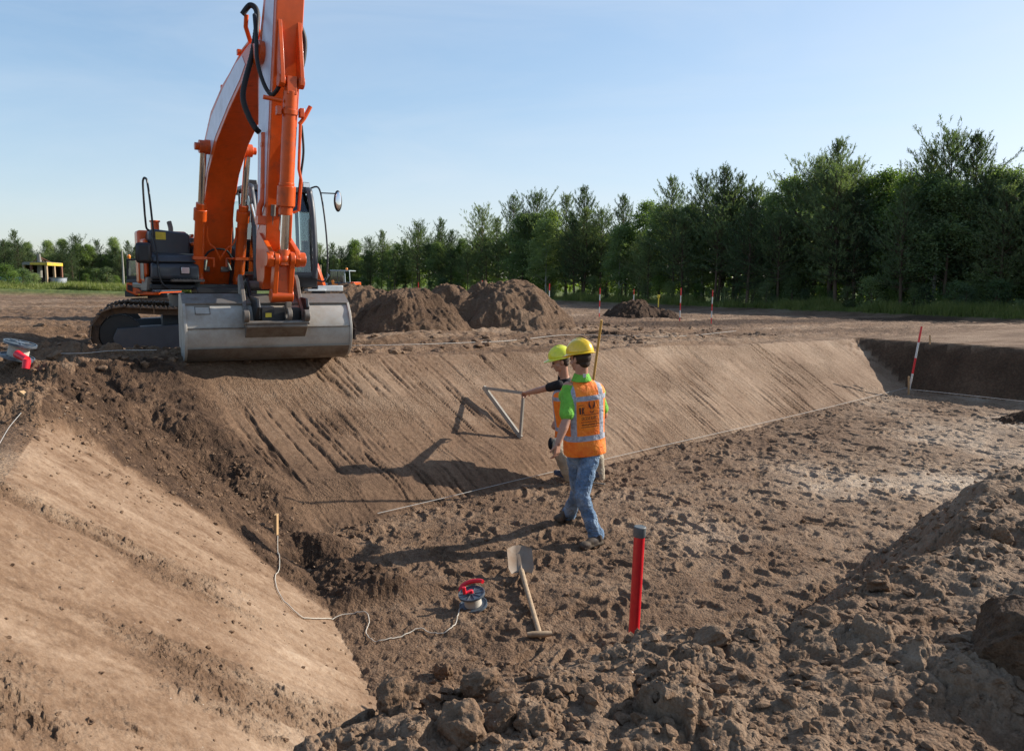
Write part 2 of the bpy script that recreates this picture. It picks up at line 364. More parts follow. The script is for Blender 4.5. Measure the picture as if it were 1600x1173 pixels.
# ------------------------------------------------------------------ builder for hard things
class MB:
    """collects shapes in world space (or through T) and links them as ONE mesh object"""
    def __init__(s, T=None): s.v = []; s.f = []; s.T = T or (lambda p: Vector(p))
    def add(s, vs, fs):
        n = len(s.v); s.v += [s.T(p) for p in vs]; s.f += [tuple(n+i for i in f) for f in fs]; return s
    def box(s, c, d, rot=None):
        c = Vector(c); R = rot or Matrix.Identity(3); h = Vector(d)/2
        vs = [c+R @ Vector((x*h.x, y*h.y, z*h.z)) for x in (-1, 1) for y in (-1, 1) for z in (-1, 1)]
        return s.add(vs, [(0, 1, 3, 2), (4, 6, 7, 5), (0, 4, 5, 1), (2, 3, 7, 6), (0, 2, 6, 4), (1, 5, 7, 3)])
    def bar(s, p0, p1, w, h, up=(0, 0, 1)):
        p0 = Vector(p0); p1 = Vector(p1); d = (p1-p0); L = d.length; d.normalize()
        x = d.cross(Vector(up)).normalized(); z = x.cross(d)
        R = Matrix((x, d, z)).transposed(); return s.box((p0+p1)/2, (w, L, h), R)
    def prism(s, poly, a0, a1):          # poly in (b, z), extruded along a
        n = len(poly); vs = [(a0, b, z) for b, z in poly]+[(a1, b, z) for b, z in poly]
        return s.add(vs, [tuple(range(n))[::-1], tuple(range(n, 2*n))]+[(i, (i+1) % n, n+(i+1) % n, n+i) for i in range(n)])
    def prismb(s, poly, b0, b1):         # poly in (a, z), extruded along b
        n = len(poly); vs = [(a, b0, z) for a, z in poly]+[(a, b1, z) for a, z in poly]
        return s.add(vs, [tuple(range(n)), tuple(range(n, 2*n))[::-1]]+[(i, n+i, n+(i+1) % n, (i+1) % n) for i in range(n)])
    def plate(s, poly, th):              # closed 3-D polygon with thickness
        P = [Vector(p) for p in poly]; nrm = Vector((0, 0, 0))
        for i in range(len(P)): nrm += (P[i]-P[0]).cross(P[(i+1) % len(P)]-P[0])
        nrm.normalize(); n = len(P)
        return s.add([p-nrm*th/2 for p in P]+[p+nrm*th/2 for p in P], [tuple(range(n))[::-1], tuple(range(n, 2*n))]+[(i, (i+1) % n, n+(i+1) % n, n+i) for i in range(n)])
    def tube(s, pts, r, n=10, cap=True, smooth=0):
        P = [Vector(p) for p in pts]
        if smooth: P, r = spline(P, smooth, r)
        m = len(P); rr = r if isinstance(r, (list, tuple)) else [r]*m
        base = []; up = None
        for i, p in enumerate(P):
            d = (P[min(i+1, m-1)]-P[max(i-1, 0)]).normalized()
            if up is None: up = Vector((0, 0, 1)) if abs(d.z) < .9 else Vector((1, 0, 0))
            x = d.cross(up).normalized(); up = x.cross(d).normalized()
            base += [p+(x*math.cos(2*math.pi*k/n)+up*math.sin(2*math.pi*k/n))*rr[i] for k in range(n)]
        fs = [(i*n+k, i*n+(k+1) % n, (i+1)*n+(k+1) % n, (i+1)*n+k) for i in range(m-1) for k in range(n)]
        if cap: fs += [tuple(range(n))[::-1], tuple(range((m-1)*n, m*n))]
        return s.add(base, fs)
    def cyl(s, p0, p1, r, r1=None, n=20): return s.tube([p0, p1], [r, r if r1 is None else r1], n)
    def ring(s, p0, p1, ro, ri, n=24):
        p0 = Vector(p0); p1 = Vector(p1); d = (p1-p0).normalized(); up = Vector((0, 0, 1)) if abs(d.z) < .9 else Vector((1, 0, 0))
        x = d.cross(up).normalized(); y = x.cross(d); vs = []
        for p, r in ((p0, ro), (p1, ro), (p1, ri), (p0, ri)):
            vs += [p+(x*math.cos(2*math.pi*k/n)+y*math.sin(2*math.pi*k/n))*r for k in range(n)]
        return s.add(vs, [(i*n+k, i*n+(k+1) % n, ((i+1) % 4)*n+(k+1) % n, ((i+1) % 4)*n+k) for i in range(4) for k in range(n)])
    def sphere(s, c, r, n=14, m=8, sc=(1, 1, 1), rot=None):
        c = Vector(c); R = rot or Matrix.Identity(3); vs = []
        for i in range(m+1):
            t = math.pi*i/m
            for k in range(n):
                q = 2*math.pi*k/n; vs.append(c+R @ Vector((math.sin(t)*math.cos(q)*r*sc[0], math.sin(t)*math.sin(q)*r*sc[1], math.cos(t)*r*sc[2])))
        return s.add(vs, [(i*n+k, (i+1)*n+k, (i+1)*n+(k+1) % n, i*n+(k+1) % n) for i in range(m) for k in range(n)])
    def cap(s, a, b, ra, rb, n=16):      # tapered capsule
        s.sphere(a, ra, n, 8); s.sphere(b, rb, n, 8); return s.cyl(a, b, ra, rb, n)
    def build(s, name, mat, parent=None, bevel=0, angle=38, mods=None):
        me = bpy.data.meshes.new(name)
        off = Vector((0, 0, 0)); q = parent
        while q is not None: off += q.location; q = q.parent
        me.from_pydata([tuple(p-off) for p in s.v], [], s.f)
        for m in (mat if isinstance(mat, (list, tuple)) else [mat]): me.materials.append(m)
        o = bpy.data.objects.new(name, me); C.objects.link(o)
        if parent is not None: o.parent = parent
        import bmesh
        bm = bmesh.new(); bm.from_mesh(me); bmesh.ops.recalc_face_normals(bm, faces=bm.faces); bm.to_mesh(me); bm.free()
        for p in me.polygons: p.use_smooth = True
        me.set_sharp_from_angle(angle=math.radians(angle))
        if bevel:
            b = o.modifiers.new('bevel', 'BEVEL'); b.width = bevel; b.segments = 2; b.limit_method = 'ANGLE'; b.angle_limit = math.radians(35); b.harden_normals = False
        if mods: mods(o)
        return o
def spline(P, k, r=None):
    out = []; ro = []; n = len(P)
    rr = r if isinstance(r, (list, tuple)) else [r]*n
    for i in range(n-1):
        a = P[max(i-1, 0)]; b = P[i]; c = P[i+1]; d = P[min(i+2, n-1)]
        for j in range(k):
            t = j/k
            out.append(.5*((2*b)+(c-a)*t+(2*a-5*b+4*c-d)*t*t+(-a+3*b-3*c+d)*t*t*t)); ro.append(rr[i]+(rr[i+1]-rr[i])*t if r is not None else 0)
    out.append(P[-1]); ro.append(rr[-1]); return out, ro
def copy_tree(o, parent=None):
    c = o.copy(); C.objects.link(c)
    if parent is not None: c.parent = parent
    for ch in [x for x in o.children]: copy_tree(ch, c)
    return c
def simple(name, col, rough=.5, metal=0, spec=.5, coat=0, grime=0, gcol=(.12, .08, .05), nscale=14, bumps=0, gthr=.5):
    m, nt, b = new_mat(name)
    tc = nt.nodes.new('ShaderNodeNewGeometry').outputs['Position']
    n = noise(nt, nscale, 6, .65, tc); base = mixc(nt, ramp(nt, n.outputs['Fac'], [(.3, 0), (.7, 1)]).outputs[0], tuple(c*.86 for c in col), tuple(min(1, c*1.1) for c in col))
    if grime:
        n2 = noise(nt, nscale*.35, 8, .72, tc); g = ramp(nt, n2.outputs['Fac'], [(gthr-.02, 0), (gthr+.18, grime)]).outputs[0]
        base = mixc(nt, g, base, gcol)
        r_ = mth(nt, 'ADD', mth(nt, 'MULTIPLY', g, .45), rough); nt.links.new(r_, b.inputs['Roughness'])
    else: b.inputs['Roughness'].default_value = rough
    nt.links.new(base, b.inputs['Base Color']); b.inputs['Metallic'].default_value = metal
    b.inputs['Specular IOR Level'].default_value = spec; b.inputs['Coat Weight'].default_value = coat
    if bumps: bump(nt, n.outputs['Fac'], bumps, .004, b)
    return m
# ------------------------------------------------------------------ paints and metals
M_ORANGE = simple('orange_paint', (.64, .088, .007), .34, 0, .45, .12, .75, (.09, .05, .028), 9, 0, .57)
M_WHITE = simple('pale_panel', (.62, .60, .70), .35, 0, .5, .2, .35, (.25, .2, .16), 7, 0, .58)
M_DKGREY = simple('dark_grey_paint', (.040, .046, .056), .42, 0, .5, .1, .35, (.11, .08, .055), 8, 0, .55)
M_BLACK = simple('black_paint', (.014, .014, .015), .45, 0, .5, 0, .3, (.08, .06, .04), 12, 0, .55)
M_RUBBER = simple('black_rubber', (.018, .018, .018), .6, 0, .4)
M_STEEL = simple('bucket_steel', (.41, .385, .335), .5, .15, .5, 0, .75, (.25, .18, .12), 3.5, .2, .50)
M_OLDSTEEL = simple('worn_steel', (.20, .18, .155), .55, .5, .5, 0, .7, (.13, .09, .06), 14, .3, .48)
M_CHROME = simple('chrome', (.75, .75, .75), .12, 1.0)
M_TRACK = simple('track_steel', (.075, .055, .042), .7, .2, .4, 0, .9, (.19, .125, .08), 16, .5, .42)
M_YELLOW = simple('yellow_sticker', (.70, .52, .04), .5)
M_WSTICK = simple('white_sticker', (.72, .74, .75), .4)
M_LAMPORANGE = simple('beacon_orange', (.9, .25, .02), .25)
m, nt, b = new_mat('lamp_glass'); b.inputs['Base Color'].default_value = (.75, .77, .78, 1); b.inputs['Roughness'].default_value = .12; b.inputs['Metallic'].default_value = .6; M_LAMP = m
m, nt, b = new_mat('mirror_glass'); b.inputs['Base Color'].default_value = (.8, .82, .85, 1); b.inputs['Roughness'].default_value = .03; b.inputs['Metallic'].default_value = 1; M_MIRROR = m
def glass_mat(name, tint, tr=.72):
    m, nt, b = new_mat(name); nt.nodes.remove(b); out = nt.nodes['Material Output']
    t = nt.nodes.new('ShaderNodeBsdfTransparent'); t.inputs[0].default_value = (*tint, 1)
    g = nt.nodes.new('ShaderNodeBsdfGlossy'); g.inputs['Roughness'].default_value = .03
    fr = nt.nodes.new('ShaderNodeFresnel'); fr.inputs[0].default_value = 1.5
    mx = nt.nodes.new('ShaderNodeMixShader'); nt.links.new(mth(nt, 'ADD', fr.outputs[0], .04), mx.inputs[0])
    nt.links.new(t.outputs[0], mx.inputs[1]); nt.links.new(g.outputs[0], mx.inputs[2]); nt.links.new(mx.outputs[0], out.inputs[0]); return m
M_GLASS = glass_mat('cab_glass', (.86, .93, .93))

# ------------------------------------------------------------------ the big excavator (a: its left, b: forward, z: up)
EO = Vector((-5.15, 13.55, 0)); EE = Vector((.85, .526, 0)).normalized(); EF = Vector((EE.y, -EE.x, 0))
def XL(p): return EO+EE*p[0]+EF*p[1]+Vector((0, 0, p[2]))
def XM(): return MB(XL)
ex = empty('excavator', (EO.x, EO.y, 1.15), 'large orange tracked excavator with a wide grading bucket at the top of the cut slope', 'excavator')
GZ = 1.06
TE = Vector((.91, .415, 0)).normalized(); TF = Vector((TE.y, -TE.x, 0))
def XU(): return MB(lambda p: EO+TE*p[0]+TF*p[1]+Vector((0, 0, p[2])))
def XS(): return MB(lambda p: XL((p[0]-.055+.03*(p[2]-2.6), p[1], p[2])))
_c5, _s5 = math.cos(math.radians(5.5)), math.sin(math.radians(5.5))
def XB(): return MB(lambda p: XL((-.15+(p[0]+.15)*_c5+(p[1]-4.5)*_s5*-1, 4.5+(p[0]+.15)*_s5+(p[1]-4.5)*_c5, p[2])))
# ---- tracks
def track(bc, name='track'):
    x0, x1, r, zc = -1.33, 1.75, .385, GZ+.50
    top = zc+r+.02
    path = []                        # closed loop in (a, z)
    for k in range(13): t = math.pi/2+math.pi*k/12; path.append((x0+math.cos(t)*r, zc+math.sin(t)*(r+.02)))
    for k in range(1, 16): path.append((x0+(x1-x0)*k/16, zc-r-.02))
    for k in range(13): t = -math.pi/2+math.pi*k/12; path.append((x1+math.cos(t)*r, zc+math.sin(t)*(r+.02)))
    for k in range(1, 16): q = k/16; path.append((x1-(x1-x0)*q, top-.03*math.sin(math.pi*q*2)**2))
    # resample for shoes
    P = [Vector((a, 0, z)) for a, z in path]; P.append(P[0]); Ls = [0]
    for i in range(1, len(P)): Ls.append(Ls[-1]+(P[i]-P[i-1]).length)
    n = 46; tot = Ls[-1]; m_ = XU(); lk = XU(); j = 0
    for k in range(n):
        s_ = tot*k/n
        while Ls[j+1] < s_: j += 1
        q = (s_-Ls[j])/(Ls[j+1]-Ls[j]); p = P[j].lerp(P[j+1], q); d = (P[j+1]-P[j]).normalized(); nr = Vector((-d.z, 0, d.x))
        if nr.dot(p-Vector(((x0+x1)/2, 0, zc))) < 0 and abs(p.x-(x0+x1)/2) < 1.6: nr = -nr
        cx = Vector((min(max(p.x, x0), x1), 0, zc)); 
        if (p-cx).dot(nr) < 0: nr = -nr
        R = Matrix((d, Vector((0, 1, 0)), nr)).transposed()
        m_.box((p.x+nr.x*.012, bc, p.z+nr.z*.012), (tot/n*.93, .60, .022), R)
        for o_ in (-.36, 0, .36):
            c_ = p+d*tot/n*o_+nr*.028; m_.box((c_.x, bc, c_.z), (.016, .60, .022), R)
        for w_ in (-.10, .10):
            c_ = p-nr*.05; lk.box((c_.x, bc+w_, c_.z), (tot/n*.98, .035, .085), R)
        lk.cyl((p.x-nr.x*.05-d.x*.05, bc-.13, p.z-nr.z*.05-d.z*.05), (p.x-nr.x*.05-d.x*.05, bc+.13, p.z-nr.z*.05-d.z*.05), .022, n=8)
    t = m_.build(name, M_TRACK, ex); lk.build('track_links', M_TRACK, t)
    fr = XU(); fr.prism([(0, 0)]*0 or [(bc-.2, 0)], 0, 0) if 0 else None
    prof = [(x0-.10, zc-.04), (x0-.04, zc+.10), (x0+1.0, zc+.15), (x1-.35, zc+.15), (x1-.2, zc), (x1-.3, zc-.22), (x0+1.35, zc-.22), (x0+1.2, zc-.30), (x0+.05, zc-.24), (x0-.08, zc-.16)]
    fr.prismb(prof, bc-.17, bc+.23); fr.box((x0+1.15, bc+.235, zc-.04), (.02, .02, .36))
    fo = fr.build('track_frame', M_DKGREY, t, .012)
    st = XU(); st.box((x0+2.1, bc+.29, zc+.03), (.75, .12, .035)); st.box((x0+2.1, bc+.34, zc-.0), (.75, .015, .09)); st.build('track_step', M_OLDSTEEL, fo, .004)
    ar = XU(); ar.prismb([(x0+1.50, zc+.09), (x0+1.58, zc+.09), (x0+1.58, zc-.05), (x0+1.61, zc-.05), (x0+1.54, zc-.13), (x0+1.47, zc-.05), (x0+1.50, zc-.05)], bc+.232, bc+.234); ar.build('arrow_sticker', M_WSTICK, fo)
    for a, rr in ((x0, .34), (x1, .33)):
        wh = XU(); wh.cyl((a, bc-.06, zc), (a, bc+.06, zc), rr*.86, n=24)
        wh.build('idler', M_BLACK, t, .01)
    for k in range(6):
        a = x0+.42+k*.49; ro = XU(); ro.cyl((a, bc-.15, zc-.29), (a, bc+.15, zc-.29), .085, n=16); ro.build('roller', M_TRACK, t)
    for a in (x0+1.0, x0+2.2): ro = XU(); ro.cyl((a, bc-.1, zc+.27), (a, bc+.1, zc+.27), .06, n=14); ro.build('carrier_roller', M_TRACK, t)
track(1.20); track(-1.20)
m_ = XU(); m_.box((0, 0, GZ+.62), (1.5, 1.9, .36)); m_.box((-.55, 0, GZ+.5), (.4, 2.0, .25)); m_.box((.55, 0, GZ+.5), (.4, 2.0, .25)); m_.cyl((0, 0, GZ+.78), (0, 0, GZ+1.08), .62, n=32)
m_.build('undercarriage', M_DKGREY, ex, .015)
# ---- upper structure: deck, engine side, counterweight
Z0 = 2.24
m_ = XM(); m_.box((0.14, -.1, Z0+.02), (2.35, 2.2, .09)); m_.box((.02, 1.12, Z0-.03), (.9, .5, .10)); m_.build('deck', M_BLACK, ex, .02)
def XE(): return MB(lambda p: XL(((p[0]+.42)*.86-.30, p[1], p[2]+.03)))
m_ = XE()
m_.prism([(1.0, Z0+.10), (1.04, Z0+.14), (1.04, Z0+.31), (.98, Z0+.36), (.5, Z0+.36), (.5, Z0+.10)], -1.24, -.45)
tb = m_.build('tool_box', M_DKGREY, ex, .025)
m_ = XE(); m_.prism([(1.02, Z0+.365), (.97, Z0+.47), (.82, Z0+.51), (.4, Z0+.51), (.4, Z0+.365)], -1.23, -.47); m_.build('tool_box_lid', M_DKGREY, tb, .03)
m_ = XE(); m_.box((-.69, 1.045, Z0+.245), (.17, .02, .13)); m_.build('lamp_frame', M_BLACK, tb, .01)
m_ = XE(); m_.box((-.69, 1.058, Z0+.245), (.135, .012, .095)); m_.build('work_lamp', M_LAMP, tb, .004)
m_ = XE(); m_.box((-.66, 1.07, Z0+.09), (.56, .10, .035)); [m_.box((-.9+.055*k, 1.125, Z0+.113), (.02, .012, .012)) for k in range(10)]; m_.build('step_tread', M_OLDSTEEL, tb, .004)
m_ = XE(); m_.prism([(.95, Z0+.04), (1.02, Z0+.09), (.5, Z0+.09), (.5, Z0+.0), (.8, Z0-.02)], -1.26, -.42); m_.build('bumper', M_BLACK, tb, .02)
m_ = XE(); m_.prismb([(-1.22, Z0+.48), (-.52, Z0+.48), (-.52, Z0+.78), (-.55, Z0+.83), (-1.16, Z0+.88), (-1.22, Z0+.82)], .35, .72)
fc = m_.build('fuel_tank', M_DKGREY, ex, .035)
m_ = XE(); m_.box((-1.02, .722, Z0+.775), (.17, .006, .115)); m_.build('warning_sticker', M_YELLOW, fc)
m_ = XE(); m_.box((-.93, .2, Z0+.45), (.86, .35, .84)); m_.box((-.80, -.25, Z0+.42), (.64, .7, .80)); m_.build('engine_hood', M_ORANGE, ex, .04)
m_ = XE(); m_.box((-.45, -.9, Z0+.38), (.5, 1.2, .70)); m_.box((.4, -1.1, Z0+.42), (1.3, .9, .8)); m_.build('engine_housing', M_BLACK, ex, .03)
m_ = XM(); m_.prism([(-.7, Z0-.02), (-1.1, Z0+.04), (-1.2, Z0+.3), (-1.18, Z0+.8), (-1.05, Z0+.86), (-.7, Z0+.86)], -.78, 1.30); m_.build('counterweight', M_ORANGE, ex, .08)
m_ = XE(); m_.prism([(.06, Z0+.10), (.70, Z0+.04), (.84, Z0+.18), (.86, Z0+.55), (.80, Z0+.72), (.10, Z0+.76)], -1.33, -1.25)
sp = m_.build('side_door', M_ORANGE, ex, .035)
m_ = XE(); m_.prism([(.94, Z0-.06), (.98, Z0+.14), (.5, Z0+.14), (.2, Z0-.04), (.2, Z0-.08), (.85, Z0-.08)], -1.32, -1.22); m_.build('side_sill', M_OLDSTEEL, ex, .03)
m_ = XE(); m_.box((-1.333, .50, Z0+.36), (.006, .58, .50)); m_.build('side_overlay', M_DKGREY, sp)  # dark sheet on the side door stands in for reflections in its paint
m_ = XE(); m_.cyl((-1.0, .05, Z0+.85), (-1.0, .05, Z0+1.02), .075, n=20); m_.cyl((-1.0, .05, Z0+1.02), (-1.0, .05, Z0+1.045), .095, n=20); m_.build('air_intake', M_ORANGE, ex, .004)
m_ = XE(); m_.tube([(-.68, -.2, Z0+.8), (-.68, -.2, Z0+.95), (-.70, -.23, Z0+1.05)], .045, 14); m_.build('exhaust_pipe', M_OLDSTEEL, ex)
m_ = XE(); m_.tube([(-1.15, .82, 2.98), (-1.175, .82, 3.4), (-1.21, .80, 3.80), (-1.235, .76, 3.87), (-1.26, .72, 3.86), (-1.27, .70, 3.75), (-1.25, .66, 3.25), (-1.20, .6, 3.10), (-.95, .45, 3.08)], .018, 10, smooth=4)
m_.tube([(-1.17, .82, 3.0), (-1.14, .95, 2.75), (-1.13, 1.06, 2.45), (-1.08, 1.06, 2.28), (-.95, 1.06, 2.2)], .018, 10, smooth=4); m_.build('hand_rail', M_BLACK, ex)
m_ = XE(); m_.box((-1.36, 1.03, 2.74), (.26, .10, .31)); mr = m_.build('mirror', M_BLACK, ex, .05)
m_ = XE(); m_.box((-.46, .6, 2.9), (.10, .6, .05)); m_.box((-.40, -.1, 3.05), (.05, .9, .05)); m_.build('deck_rail', M_ORANGE, ex, .01)
# ---- boom foot bracket
for s_ in (-.36, .36):
    m_ = XM(); m_.prism([(.0, Z0), (1.0, Z0), (1.02, Z0+.12), (.55, Z0+.62), (.35, Z0+.68), (.1, Z0+.5)], s_-.03, s_+.03); m_.build('boom_bracket', M_BLACK, ex, .006)
m_ = XM()
for s_ in (-.15, .15): m_.box((s_-.015, .62, Z0+.43), (.13, .14, .34)); m_.cyl((s_, .70, Z0+.48), (s_+.05*s_/abs(s_), .78, Z0+.28), .025, n=10)
m_.build('valve_block', M_OLDSTEEL, ex, .006)
# ---- boom
bo = [(.30, 2.42), (.36, 2.28), (.52, 2.30), (.70, 2.60), (.86, 3.05), (1.08, 3.52), (1.48, 3.96), (2.1, 4.32), (2.95, 4.62), (3.6, 4.80), (4.15, 4.90), (4.40, 4.94), (4.48, 5.04), (4.40, 5.14), (4.1, 5.20), (3.4, 5.14), (2.6, 5.02), (1.79, 4.80), (1.25, 4.46), (.90, 3.95), (.62, 3.2), (.40, 2.7)]
m_ = XM(); m_.prism(bo, -.225, .225); boom = m_.build('boom', M_ORANGE, ex, .012)
inn = [(.62, 2.62), (.78, 3.05), (1.0, 3.58), (1.42, 4.04), (2.05, 4.40), (2.95, 4.70), (3.6, 4.88), (3.9, 5.0), (3.75, 5.14), (3.4, 5.11), (2.6, 4.94), (1.85, 4.72), (1.34, 4.40), (1.0, 3.9), (.72, 3.15), (.5, 2.72)]
for s_ in (-1, 1):
    m_ = XM(); m_.prism(inn, s_*.226, s_*.231); m_.build('side_overlay', M_WHITE, boom)
m_ = XM(); m_.cyl((-.36, 1.66, 4.31), (.36, 1.66, 4.31), .075, n=20); m_.cyl((-.30, 1.66, 4.31), (.30, 1.66, 4.31), .105, n=20)
for s_ in (-1, 1): m_.cyl((s_*.38, 1.66, 4.31), (s_*.44, 1.66, 4.31), .055, n=12); m_.cyl((s_*.28, 1.66, 4.31), (s_*.38, 1.66, 4.31), .095, n=20)
m_.build('boom_pin', M_ORANGE, boom, .004)
for s_ in (-.315, .315):
    p0 = Vector((s_, .82, 2.36)); p1 = Vector((s_, 1.66, 4.31)); d = (p1-p0).normalized()
    m_ = XM(); m_.cyl(p0, p0+d*1.18, .080, n=24); m_.cyl(p0+d*1.0, p0+d*1.18, .103, n=24); m_.cyl(p0+d*1.18, p0+d*1.27, .074, n=24); m_.cyl((s_-.07, .82, 2.36), (s_+.07, .82, 2.36), .11, n=20)
    cy = m_.build('boom_cylinder', M_ORANGE, ex, .006)
    m_ = XM(); m_.cyl(p0+d*1.2, p1-d*.03, .048, n=20); m_.build('piston_rod', M_CHROME, cy)
    q = -1 if s_ > 0 else 1
    m_ = XM(); pb = p0+d*.38; m_.box(pb+Vector((0, .02, 0)), (.2, .2, .045)); m_.tube([pb+Vector((q*.1, .02, 0)), pb+Vector((q*.22, .02, 0)), pb+Vector((q*.22, .02, -.13))], .018, 8)
    m_.tube([p0+d*.9+Vector((q*.1, .03, 0)), p0+d*.75+Vector((q*.10, .05, 0)), p0+d*.62+Vector((q*.14, .05, 0)), p0+d*.55+Vector((q*.22, .05, 0)), p0+d*.36+Vector((q*.32, .05, 0))], .013, 8, smooth=4)
    m_.build('cylinder_pipe', M_ORANGE, cy)
m_ = XM(); m_.tube([(-.25, .85, 2.62), (-.16, .90, 2.80), (0, .92, 2.86), (.16, .90, 2.80), (.25, .85, 2.55)], .016, 8, smooth=5); m_.build('hose', M_RUBBER, ex)
# pipes and hoses on the boom
for s_ in (-.12, .02):
    m_ = XM(); m_.tube([(s_, .75, 3.72), (s_, 1.12, 4.52), (s_, 1.75, 4.90), (s_, 2.6, 5.13), (s_, 3.45, 5.30), (s_, 3.75, 5.32), (s_-.03, 3.86, 5.30), (s_-.10, 3.95, 5.43), (s_-.10, 4.0, 5.56)], .028, 10); m_.build('boom_pipe', M_ORANGE, boom)
m_ = XM()
for b_, z_ in ((1.35, 4.64), (2.3, 5.02), (3.3, 5.27)): m_ = XM(); m_.box((-.05, b_, z_+.02), (.26, .06, .07)); m_.build('pipe_clamp', M_ORANGE, boom, .004)
m_ = XM(); m_.tube([(-.36, 1.6, 4.30), (-.38, 1.2, 4.45), (-.30, .95, 4.3), (-.12, .78, 3.74)], .024, 8, smooth=5) if 0 else m_.tube([(-.12, .75, 3.72), (-.2, .5, 3.4), (-.22, .35, 3.0), (-.2, .3, 2.7)], .026, 8, smooth=5)
m_.build('hose', M_RUBBER, boom)
def hose(pts, r, parent, rib=True):
    P, _ = spline([Vector(p) for p in pts], 26)
    rr = [r*(1+.11*(i % 2)) for i in range(len(P))] if rib else r
    m_ = XM(); m_.tube(P, rr, 10); return m_.build('hose', M_RUBBER, parent, angle=80)
# ---- stick
stf = [(4.10, 2.40), (4.16, 2.30), (4.34, 2.28), (4.45, 2.42), (4.56, 3.2), (4.72, 4.2), (4.90, 5.1), (5.00, 5.7), (4.98, 6.5), (4.74, 6.6), (4.56, 6.0), (4.30, 5.42), (4.16, 5.15), (4.14, 4.85), (4.16, 4.4), (4.12, 3.4), (4.04, 2.6)]
m_ = XS(); m_.prism(stf, -.155, .155); stick = m_.build('stick', M_ORANGE, ex, .010)
sin_ = [(4.16, 3.0), (4.18, 3.6), (4.22, 4.4), (4.24, 4.9), (4.40, 5.3), (4.66, 5.95), (4.84, 6.3), (4.90, 5.7), (4.80, 5.1), (4.64, 4.2), (4.50, 3.3)]
for s_ in (-1, 1):
    m_ = XS(); m_.prism(sin_, s_*.156, s_*.161); m_.build('side_overlay', M_WHITE, stick)
m_ = XS()
m_.cyl((-.25, 4.40, 5.04), (.25, 4.40, 5.04), .09, n=24); m_.cyl((-.22, 4.40, 5.04), (.22, 4.40, 5.04), .13, n=24); m_.build('stick_pivot', M_ORANGE, stick, .006)
# bucket cylinder with its lugs
m_ = XS()
for s_ in (-.11, .11): m_.prism([(4.86, 5.30), (4.93, 5.30), (5.0, 5.0), (5.06, 4.68), (5.05, 4.58), (4.97, 4.55), (4.91, 4.62), (4.86, 4.9)], s_-.022, s_+.022); m_.cyl((s_-.035, 4.98, 4.62), (s_+.035, 4.98, 4.62), .07, n=18)
m_.build('cylinder_lug', M_ORANGE, stick, .004)
pA = Vector((0, 4.98, 4.62)); pB = Vector((0, 4.72, 2.64)); d = (pB-pA).normalized()
m_ = XS(); m_.box(pA+d*.05, (.11, .13, .20)); m_.cyl(pA+d*.10, pA+d*1.15, .080, n=28); m_.cyl(pA+d*1.11, pA+d*1.15, .088, n=28); m_.cyl(pA+d*1.15, pA+d*1.38, .105, n=28); m_.cyl(pA+d*1.38, pA+d*1.48, .08, n=28)
m_.cyl(pA+d*.30, pA+d*.36, .095, n=28); m_.box(pA+d*.33+Vector((-.13, .02, 0)), (.05, .08, .1)); m_.box(pA+d*.33+Vector((.13, .02, 0)), (.05, .08, .1))
for k in range(10): t = k/10*2*math.pi; m_.cyl(pA+d*1.38+Vector((math.cos(t)*.088, math.sin(t)*.088, 0)), pA+d*1.40+Vector((math.cos(t)*.088, math.sin(t)*.088, 0)), .012, n=6)
bc = m_.build('bucket_cylinder', M_ORANGE, ex, .006)
m_ = XS(); m_.cyl(pA+d*1.4, pB, .052, n=24); m_.build('piston_rod', M_CHROME, bc)
m_ = XS(); m_.tube([pA+d*.22+Vector((-.1, .02, 0)), pA+d*.22+Vector((-.30, .0, .02))], .025, 10); m_.tube([pA+d*.45+Vector((.12, 0, 0)), pA+d*.38+Vector((.17, 0, 0)), pA+d*.30+Vector((.24, 0, .06))], .025, 10)
m_.tube([pA+d*.45+Vector((.13, 0, 0)), pA+d*.95+Vector((.135, 0, 0)), pA+d*1.08+Vector((.17, 0, 0)), pA+d*1.42+Vector((.155, 0, 0)), pA+d*1.45+Vector((.09, 0, 0))], .018, 8)
m_.build('cylinder_pipe', M_ORANGE, bc)
# thick pipe down the stick's side
m_ = XS(); m_.tube([(-.16, 4.46, 4.12), (-.165, 4.45, 3.6), (-.17, 4.44, 3.35), (-.21, 4.44, 3.25), (-.22, 4.44, 3.10)], .036, 12); m_.box((-.19, 4.46, 3.10), (.12, .14, .10))
for z_ in (3.98, 3.5): m_.box((-.15, 4.46, z_), (.10, .06, .05))
m_.build('stick_pipe', M_ORANGE, stick, .004)
m_ = XS(); m_.tube([(-.08, 4.58, 3.28), (-.08, 4.56, 3.15)], .03, 10); m_.tube([(.01, 4.58, 3.28), (.01, 4.56, 3.15)], .03, 10)
m_.tube([(-.08, 4.55, 3.15), (-.08, 4.53, 3.04), (-.12, 4.50, 2.96), (-.12, 4.46, 2.65)], .008, 6); m_.tube([(0.01, 4.55, 3.15), (-.0, 4.53, 3.0), (.04, 4.52, 2.92)], .008, 6)
m_.build('hose_coupling', M_OLDSTEEL, stick)
hose([(-.27, 4.0, 5.55), (-.18, 4.05, 5.66), (-.13, 4.15, 5.53), (-.22, 4.25, 5.08), (-.36, 4.3, 4.58), (-.32, 4.35, 4.32), (-.26, 4.42, 4.17), (-.225, 4.45, 4.12)], .031, stick)
hose([(-.12, 4.0, 5.50), (-.20, 4.3, 5.47), (-.24, 4.5, 5.17), (-.26, 4.6, 4.88), (-.22, 4.7, 4.62), (-.17, 4.8, 4.49), (-.14, 4.9, 4.51), (-.12, 4.95, 4.56)], .022, stick)
hose([(.12, 4.85, 5.33), (.16, 4.88, 5.27), (.20, 4.9, 5.12), (.185, 4.9, 4.92), (.13, 4.9, 4.71), (.12, 4.9, 4.6)], .026, stick)
